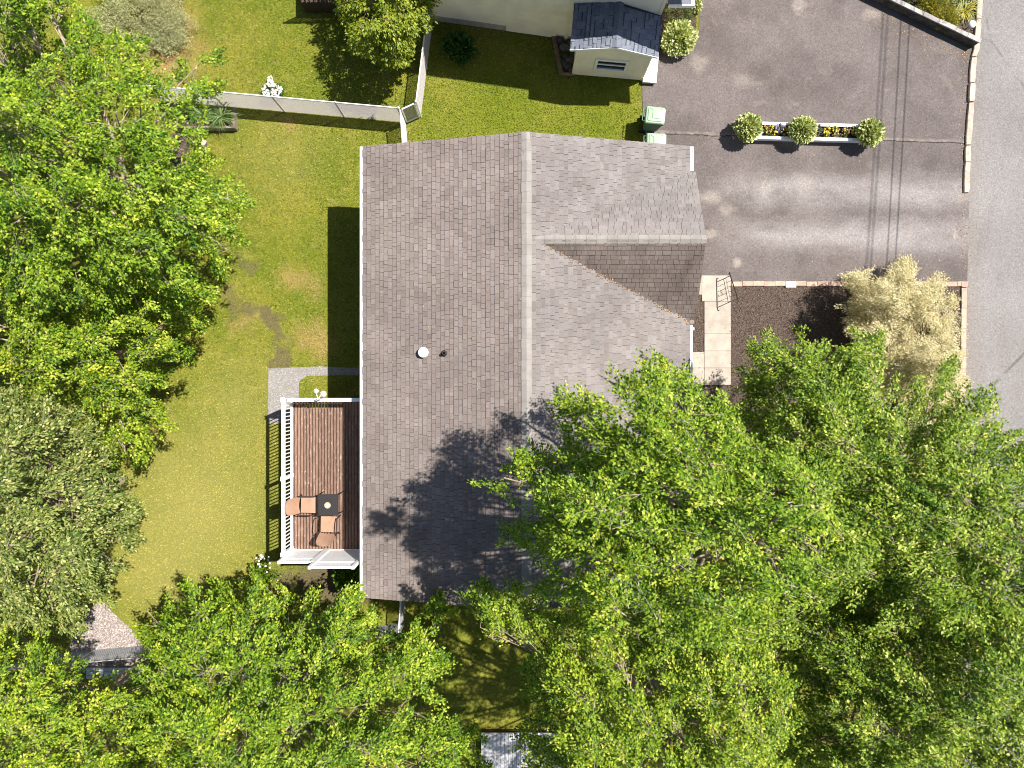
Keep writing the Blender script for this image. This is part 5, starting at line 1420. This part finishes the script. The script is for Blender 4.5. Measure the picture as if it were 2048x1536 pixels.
T6 = [(672, -130), (690, -20), (680, 5), (694, 30), (706, 55), (712, 75), (706, 92), (728, 100), (752, 92), (770, 112), (786, 126), (802, 126), (808, 108), (822, 96), (820, 78), (836, 56), (850, 40), (858, 12), (852, -130)]
crown_tree('lime_tree', 'small bright lime-green tree at the top edge beside the white fence', T6, P(772, 15, 2)[:2], 1.9, 3.7, 110, 16, 640, 0.10, M['lime_leaf'], 10, kind='ovate', nl=30, lift=0.4, spray=(0.25, 0.5), zbase=1.0, ragk=0.0)

# sapling by the south wall
SP = [(862, 1232), (868, 1200), (876, 1188), (884, 1200), (892, 1228), (878, 1238)]
crown_tree('maple_sapling', 'thin young maple against the south end of the bungalow', SP, P(874, 1245, 0)[:2], 4.0, 4.6, 20, 3, 22, 0.12, M['maple'], 12, nl=14, spray=(0.2, 0.35), zbase=3.2, lift=0.1)

# ------------------------------------------------------------------ shrubs and flowers
WIL = [(1682, 600), (1700, 585), (1696, 560), (1740, 548), (1752, 535), (1790, 538), (1812, 528), (1836, 540), (1866, 545), (1878, 562), (1905, 580), (1908, 610), (1900, 640), (1918, 660), (1915, 690), (1925, 705), (1924, 740), (1918, 790), (1900, 830), (1850, 850), (1800, 850), (1765, 800), (1740, 760), (1725, 700), (1700, 690), (1694, 660), (1706, 625)]
crown_tree('dappled_willow', 'large pale cream-leaved shrub on the mulch beside the road', WIL, P(1800, 690, 0)[:2], 1.0, 2.7, 95, 46, 2600, 0.082, M['willow_leaf'], 21, kind='narrow', nl=48, lift=0.6, spray=(0.3, 0.6), zbase=0.4, bark='stem', under=0.4, cat='shrub', twigp=0.12, holes=1.6)
for u, v, rr, s, lab in ((1497, 255, 0.46, 31, 'round variegated shrub at the left end of the planter'), (1606, 260, 0.45, 32, 'round variegated shrub in the middle of the planter'), (1741, 265, 0.45, 33, 'round variegated shrub at the right end of the planter')):
    p = P(u, v, 0.62); bush('variegated_shrub', lab, (p.x, p.y), rr, rr, 0.70, 1500, 0.15, M['variegated'], s, 'ovate', group='round variegated shrubs', z0=0.28, shell=0.5, up=0.25, lump=0.05, jit=0.22, radiate=1.0)
p = P(1361, 70, 0.6); bush('variegated_shrub', 'big round variegated shrub beside the annex roof', (p.x, p.y), 0.58, 0.60, 0.85, 1900, 0.16, M['variegated'], 34, 'ovate', group='round variegated shrubs', shell=0.5, up=0.25, lump=0.07, jit=0.25)
p = P(1357, 24, 0.5); bush('yew_shrub', 'dark olive shrub under the porch corner', (p.x, p.y), 0.52, 0.55, 0.8, 2200, 0.08, M['moss_leaf'], 35, 'narrow', shell=0.5, up=0.4, jit=0.6)
p = P(1395, 2, 0.5); bush('yew_shrub', 'small green shrub at the drive corner of the porch', (p.x, p.y), 0.24, 0.24, 0.5, 500, 0.09, M['variegated'], 36, 'ovate')
p = P(919, 93, 0.5); bush('dark_shrub', 'dark green shrub in the shade below the cream house', (p.x, p.y), 0.56, 0.52, 0.85, 1500, 0.13, M['dark_leaf'], 37, 'ovate', shell=0.4, lump=0.2)
for u, v, rx_, ry_, hh, mt, s, lab, kd in ((1862, 2, 0.62, 0.5, 0.6, 'gold_leaf', 41, 'gold-leaved shrub behind the retaining wall', 'narrow'), (1896, 34, 0.42, 0.45, 0.5, 'gold_leaf', 42, 'gold-leaved shrub nearest the round garden light', 'narrow'), (1806, -26, 0.6, 0.5, 0.6, 'moss_leaf', 43, 'mossy green shrub at the far end of the retaining wall', 'narrow'), (1890, -22, 0.7, 0.5, 0.7, 'moss_leaf', 44, 'green shrub at the top edge behind the gold ones', 'narrow')):
    p = P(u, v, 0.3); bush('low_shrub', lab, (p.x, p.y), rx_, ry_, hh, 2200, 0.09, M[mt], s, kd, shell=0.35, up=0.6, lump=0.22, jit=0.6)


def strap_plant(name, label, p, n, L, mat, seed, z0=0.0):
    r = np.random.default_rng(seed); root = empty(name, (p.x, p.y, z0), label, 'plant')
    Vs = []; Ts = []
    for i in range(n):
        a = r.uniform(0, 6.283); l = L * r.uniform(0.6, 1.15); w = 0.013 * r.uniform(0.8, 1.3); rise = r.uniform(0.35, 0.9)
        d = np.array([math.cos(a), math.sin(a), 0]); sd = np.array([-math.sin(a), math.cos(a), 0]); b0 = np.array([p.x + r.normal(0, 0.06), p.y + r.normal(0, 0.06), z0])
        k = len(Vs)
        for j, t in enumerate((0, 0.35, 0.7, 1.0)):
            c = b0 + d * l * t * (0.5 + 0.5 * t) + np.array([0, 0, l * rise * (t * 1.7 - 1.35 * t * t)])
            ww = w * (1, 1, 0.75, 0.08)[j]; Vs += [c - sd * ww, c + sd * ww]
        for j in range(3): Ts += [(k + 2 * j, k + 2 * j + 1, k + 2 * j + 3), (k + 2 * j, k + 2 * j + 3, k + 2 * j + 2)]
    link_leaves('blades', (np.array(Vs), np.array(Ts)), mat, root)
    b = MB(); b.lathe((p.x, p.y, z0 - 0.02), [(0.09, 0), (0.07, 0.05), (0.02, 0.08)], 8); b.build('crown_base', M['stem'], root)
    return root


strap_plant('daylily', 'strap-leaved daylily spilling over the wooden planter', P(440, 232, 0.45), 130, 0.62, M['strap_leaf'], 51, 0.26)
strap_plant('daylily', 'second daylily half under the maple leaves in the planter', P(400, 226, 0.4), 90, 0.5, M['strap_leaf'], 52, 0.26)
strap_plant('daylily', 'grassy yellow-green clump at the road end of the top bed', P(1936, 14, 0.3), 120, 0.55, M['gold_leaf'], 53, 0.0)
strap_plant('daylily', 'green strap-leaved clump at the kerb in the top bed', P(1928, -12, 0.3), 120, 0.55, M['strap_leaf'], 54, 0.0)

# feathery pale shrub upper left, white flowers by the fence
p = P(268, 22, 0.9); bush('feathery_shrub', 'feathery pale sage-green shrub at the top edge beside the maple', (p.x, p.y), 1.75, 1.3, 0.9, 16000, 0.075, M['sage_leaf'], 61, 'narrow', shell=0.45, up=0.5, lump=0.22, jit=0.7, stems=14)
p = P(322, 52, 0.6); bush('feathery_shrub', 'smaller feathery sage shrub next to the bare brown patch', (p.x, p.y), 0.75, 0.8, 0.6, 5000, 0.07, M['sage_leaf'], 62, 'narrow', shell=0.45, up=0.5, lump=0.22, jit=0.7)
wf = bush('flowering_shrub', 'white flowering shrub against the long white fence', P(545, 180, 0.4)[:2], 0.42, 0.30, 0.7, 420, 0.08, M['dark_leaf'], 63, 'ovate', shell=0.3)


def blossoms(root, name, c, rx, ry, z, n, size, mat, seed):
    r = np.random.default_rng(seed); a = r.uniform(0, 6.283, n); q = np.sqrt(r.uniform(0, 1, n))
    pos = np.stack([c[0] + rx * q * np.cos(a), c[1] + ry * q * np.sin(a), z + r.normal(0, 0.03, n)], 1)
    link_leaves(name, leaves('petal', pos, r.normal(0, 1, (n, 3)) * np.array([1, 1, 0.15]), np.array([0, 0, 1.0]) + r.normal(0, 0.3, (n, 3)), size * r.uniform(0.7, 1.2, n)), mat, root)


c = P(543, 178, 0.7); blossoms(wf, 'blossoms', c, 0.36, 0.24, 0.62, 150, 0.055, M['petal_white'], 64)
c = P(540, 163, 0.8); blossoms(wf, 'blossoms', c, 0.10, 0.2, 0.78, 60, 0.055, M['petal_white'], 65)
rb = bush('rose_bush', 'white rose bush at the lower left corner of the deck', P(522, 1150, 0.5)[:2], 0.5, 0.5, 0.9, 700, 0.09, M['maple_gold'], 66, 'ovate', shell=0.3, lump=0.3)
blossoms(rb, 'blossoms', P(526, 1128, 0.95), 0.3, 0.35, 0.9, 14, 0.08, M['petal_white'], 67)
p = P(700, 1165, 1.0); bush('lilac_shrub', 'rounded leafy shrub below the tall white screen', (p.x, p.y), 0.55, 0.5, 1.7, 900, 0.13, M['maple'], 68, 'ovate', shell=0.4, lump=0.25)
PT = [(1535, 258, 'petal_rust', 'rust and gold pansies next to the left planter shrub'), (1546, 260, 'petal_yellow', 'small yellow pansies beside the rust ones in the planter'), (1558, 258, 'petal_purple', 'purple pansies in the left half of the planter'), (1569, 262, 'petal_rust', 'golden brown pansies right of the left purple ones'), (1579, 259, 'petal_yellow', 'yellow pansies just left of the middle planter shrub'),
      (1636, 258, 'petal_purple', 'purple pansies just right of the middle planter shrub'), (1653, 264, 'petal_yellow', 'bright yellow pansies beside the right purple ones'), (1670, 261, 'petal_yellow', 'tallest yellow pansy clump in the right half of the planter'), (1690, 264, 'petal_rust', 'brownish pansies in the right half of the planter'), (1708, 263, 'petal_yellow', 'yellow pansies next to the right planter shrub')]
for i, (u, v, mt, lab) in enumerate(PT):
    p = P(u, v, 0.35); rt_ = bush('pansy_clump', lab, (p.x, p.y), 0.14, 0.19, 0.15, 150, 0.065, M['strap_leaf'], 70 + i, 'ovate', cat='flowers', z0=0.26, group='planter pansies', shell=0.2, stems=4)
    blossoms(rt_, 'blossoms', p, 0.13, 0.18, 0.41, 17, 0.062, M[mt], 90 + i)


# ------------------------------------------------------------------ ground cover: grass, mulch chips, stones
def scatter(r, poly, n):
    return sample_poly(r, poly, n)


def chips(name, poly, n, z, mat, seed, smin, smax):
    r = np.random.default_rng(seed); x, y = sample_poly(r, poly, n)
    pos = np.stack([x, y, np.full(n, z) + r.uniform(0.002, 0.02, n)], 1)
    VT = leaves('narrow', pos, r.normal(0, 1, (n, 3)) * np.array([1, 1, 0.3]), np.array([0, 0, 1.0]) + r.normal(0, 0.35, (n, 3)), r.uniform(smin, smax, n))
    me = tri_mesh(name, *VT); return tag(link_mesh(name, me, mat), kind='stuff')


chips('mulch_chips', BED_FRONT, 15000, 0.012, M['chip'], 201, 0.04, 0.10)
chips('mulch_chips', BED_TOP, 4000, 0.012, M['chip'], 202, 0.04, 0.10)
chips('mulch_chips', BED_SIDE, 1500, 0.013, M['chip'], 203, 0.04, 0.10)


def stones(name, poly, n, mat, seed, smin, smax):
    r = np.random.default_rng(seed); x, y = sample_poly(r, poly, n); s = r.uniform(smin, smax, n)
    V0 = np.array([(1, 0, 0), (0, 1, 0), (-1, 0, 0), (0, -1, 0), (0, 0, 0.7)]); T0 = np.array([(0, 1, 4), (1, 2, 4), (2, 3, 4), (3, 0, 4)])
    a = r.uniform(0, 6.28, n); c_, s_ = np.cos(a)[:, None], np.sin(a)[:, None]; e = r.uniform(0.7, 1.4, n)[:, None]
    W = np.stack([(V0[None, :, 0] * c_ * e - V0[None, :, 1] * s_) * s[:, None] + x[:, None], (V0[None, :, 0] * s_ * e + V0[None, :, 1] * c_) * s[:, None] + y[:, None], V0[None, :, 2] * s[:, None] + 0.010 + 0 * c_], 2)
    T_ = T0[None] + (np.arange(n) * 5)[:, None, None]
    me = tri_mesh(name, W.reshape(-1, 3), T_.reshape(-1, 3)); return tag(link_mesh(name, me, mat), kind='stuff')


def litter():
    r = np.random.default_rng(240); n = 260
    t_ = r.uniform(0, 1, n) ** 0.8; x = 0.9 + (5.25 - 0.9) * t_; zz_ = RZ - (x - RX) * TR; y = GY - (GZ - zz_) / TG + r.normal(-0.015, 0.035, n)
    pos = np.stack([x + r.normal(0, 0.02, n), y, RZ - (x - RX) * TR + 0.035], 1)
    x2 = r.uniform(-4.5, 5.0, 220); y2 = r.uniform(-6.2, 3.0, 220); pos2 = np.stack([x2, y2, np.array([zmain(q) for q in x2]) + 0.034], 1)
    pos2 = pos2[(pos2[:, 2] > 3.7)]
    dr_ = np.stack([P(1738, 0).x + r.uniform(0, 1, 260) * 3.6, np.zeros(260), np.full(260, 0.026)], 1)
    tt = (dr_[:, 0] - P(1738, 0).x) / 3.6; dr_[:, 1] = P(0, 6).y + (P(0, 100).y - P(0, 6).y) * tt - np.abs(r.normal(0, 0.45, 260)) - 0.1
    dr2 = np.stack([r.normal(P(1936, 0).x, 0.12, 300) - 0.18, r.uniform(P(0, 560).y, P(0, 100).y, 300), np.full(300, 0.026)], 1)
    dr3 = np.stack([r.uniform(6.2, 15.6, 160), r.uniform(3.8, 13, 160), np.full(160, 0.026)], 1)
    A = np.concatenate([pos, pos2, dr_, dr2, dr3]); m = len(A)
    me = tri_mesh('leaf_litter', *leaves('simple', A, r.normal(0, 1, (m, 3)) * np.array([1, 1, 0.15]), np.array([0, 0, 1.0]) + r.normal(0, 0.2, (m, 3)), r.uniform(0.018, 0.05, m)))
    tag(link_mesh('leaf_litter', me, M['litter']), kind='stuff')


litter()
stones('gravel_stones', GRAVEL, 5200, M['pebble'], 211, 0.012, 0.032)
stones('gravel_stones', PATH, 2600, M['pebble_grey'], 212, 0.008, 0.018)


def grass(n, seed):
    r = np.random.default_rng(seed)
    x = r.uniform(-18.6, 16.2, n); y = r.uniform(-14.2, 14.0, n)
    ok = np.ones(n, bool)
    foot = [(WL, WS), (WR, WS), (WR, WN), (WL, WN)]
    fade = lambda poly: in_poly(x + r.normal(0, 0.03, n), y + r.normal(0, 0.03, n), poly)
    for poly in (foot, DRIVE, ROAD, BED_FRONT, BED_TOP, BED_SIDE, PATH, BED_LEFT): ok &= ~fade(poly)
    ok &= ~in_poly(x + r.normal(0, 0.10, n), y + r.normal(0, 0.10, n), GRAVEL)
    ok &= ~((x > 14) & (y < 13)) & ~((x > 4.9) & (y > -1.6)) 
    q = np.stack([x - A0.x, y - A0.y], 1); ok &= ~(((q @ np.array(nv[:2])) > -0.02) & ((q @ np.array(dv[:2])) > 0.0))
    # thin under the closed crowns and on the bare soil
    u = 1024 + x * F / H; v = 768 - y * F / H
    open_ = ((u > 300) & (u < 1300) & (v < 300)) | ((u > 250) & (u < 740) & (v < 1240))
    ok &= open_ | (r.uniform(0, 1, n) < 0.25)
    for (cu, cv, cr) in ((496, 535, 26), (452, 585, 26), (505, 615, 22), (528, 632, 24), (548, 652, 24), (562, 682, 24), (560, 712, 22), (330, 110, 60), (640, 1165, 60), (700, 1170, 60)):
        ok &= ~((np.hypot(u - cu, v - cv) < cr * r.uniform(0.4, 1.2, n)) & (r.uniform(0, 1, n) < 0.75))
    x, y = x[ok], y[ok]; n = len(x)
    pos = np.stack([x, y, np.full(n, 0.0)], 1); a = r.uniform(0, 6.283, n); lean = r.uniform(0.35, 1.3, n)
    ax = np.stack([np.cos(a) * lean, np.sin(a) * lean, np.ones(n) * 0.75], 1)
    nr = np.stack([-np.cos(a), -np.sin(a), lean], 1) + r.normal(0, 0.2, (n, 3))
    VT = leaves('narrow', pos, ax, nr, r.uniform(0.04, 0.085, n))
    me = tri_mesh('lawn_grass', *VT); return tag(link_mesh('lawn_grass', me, M['blade']), kind='stuff')


grass(520000, 301)
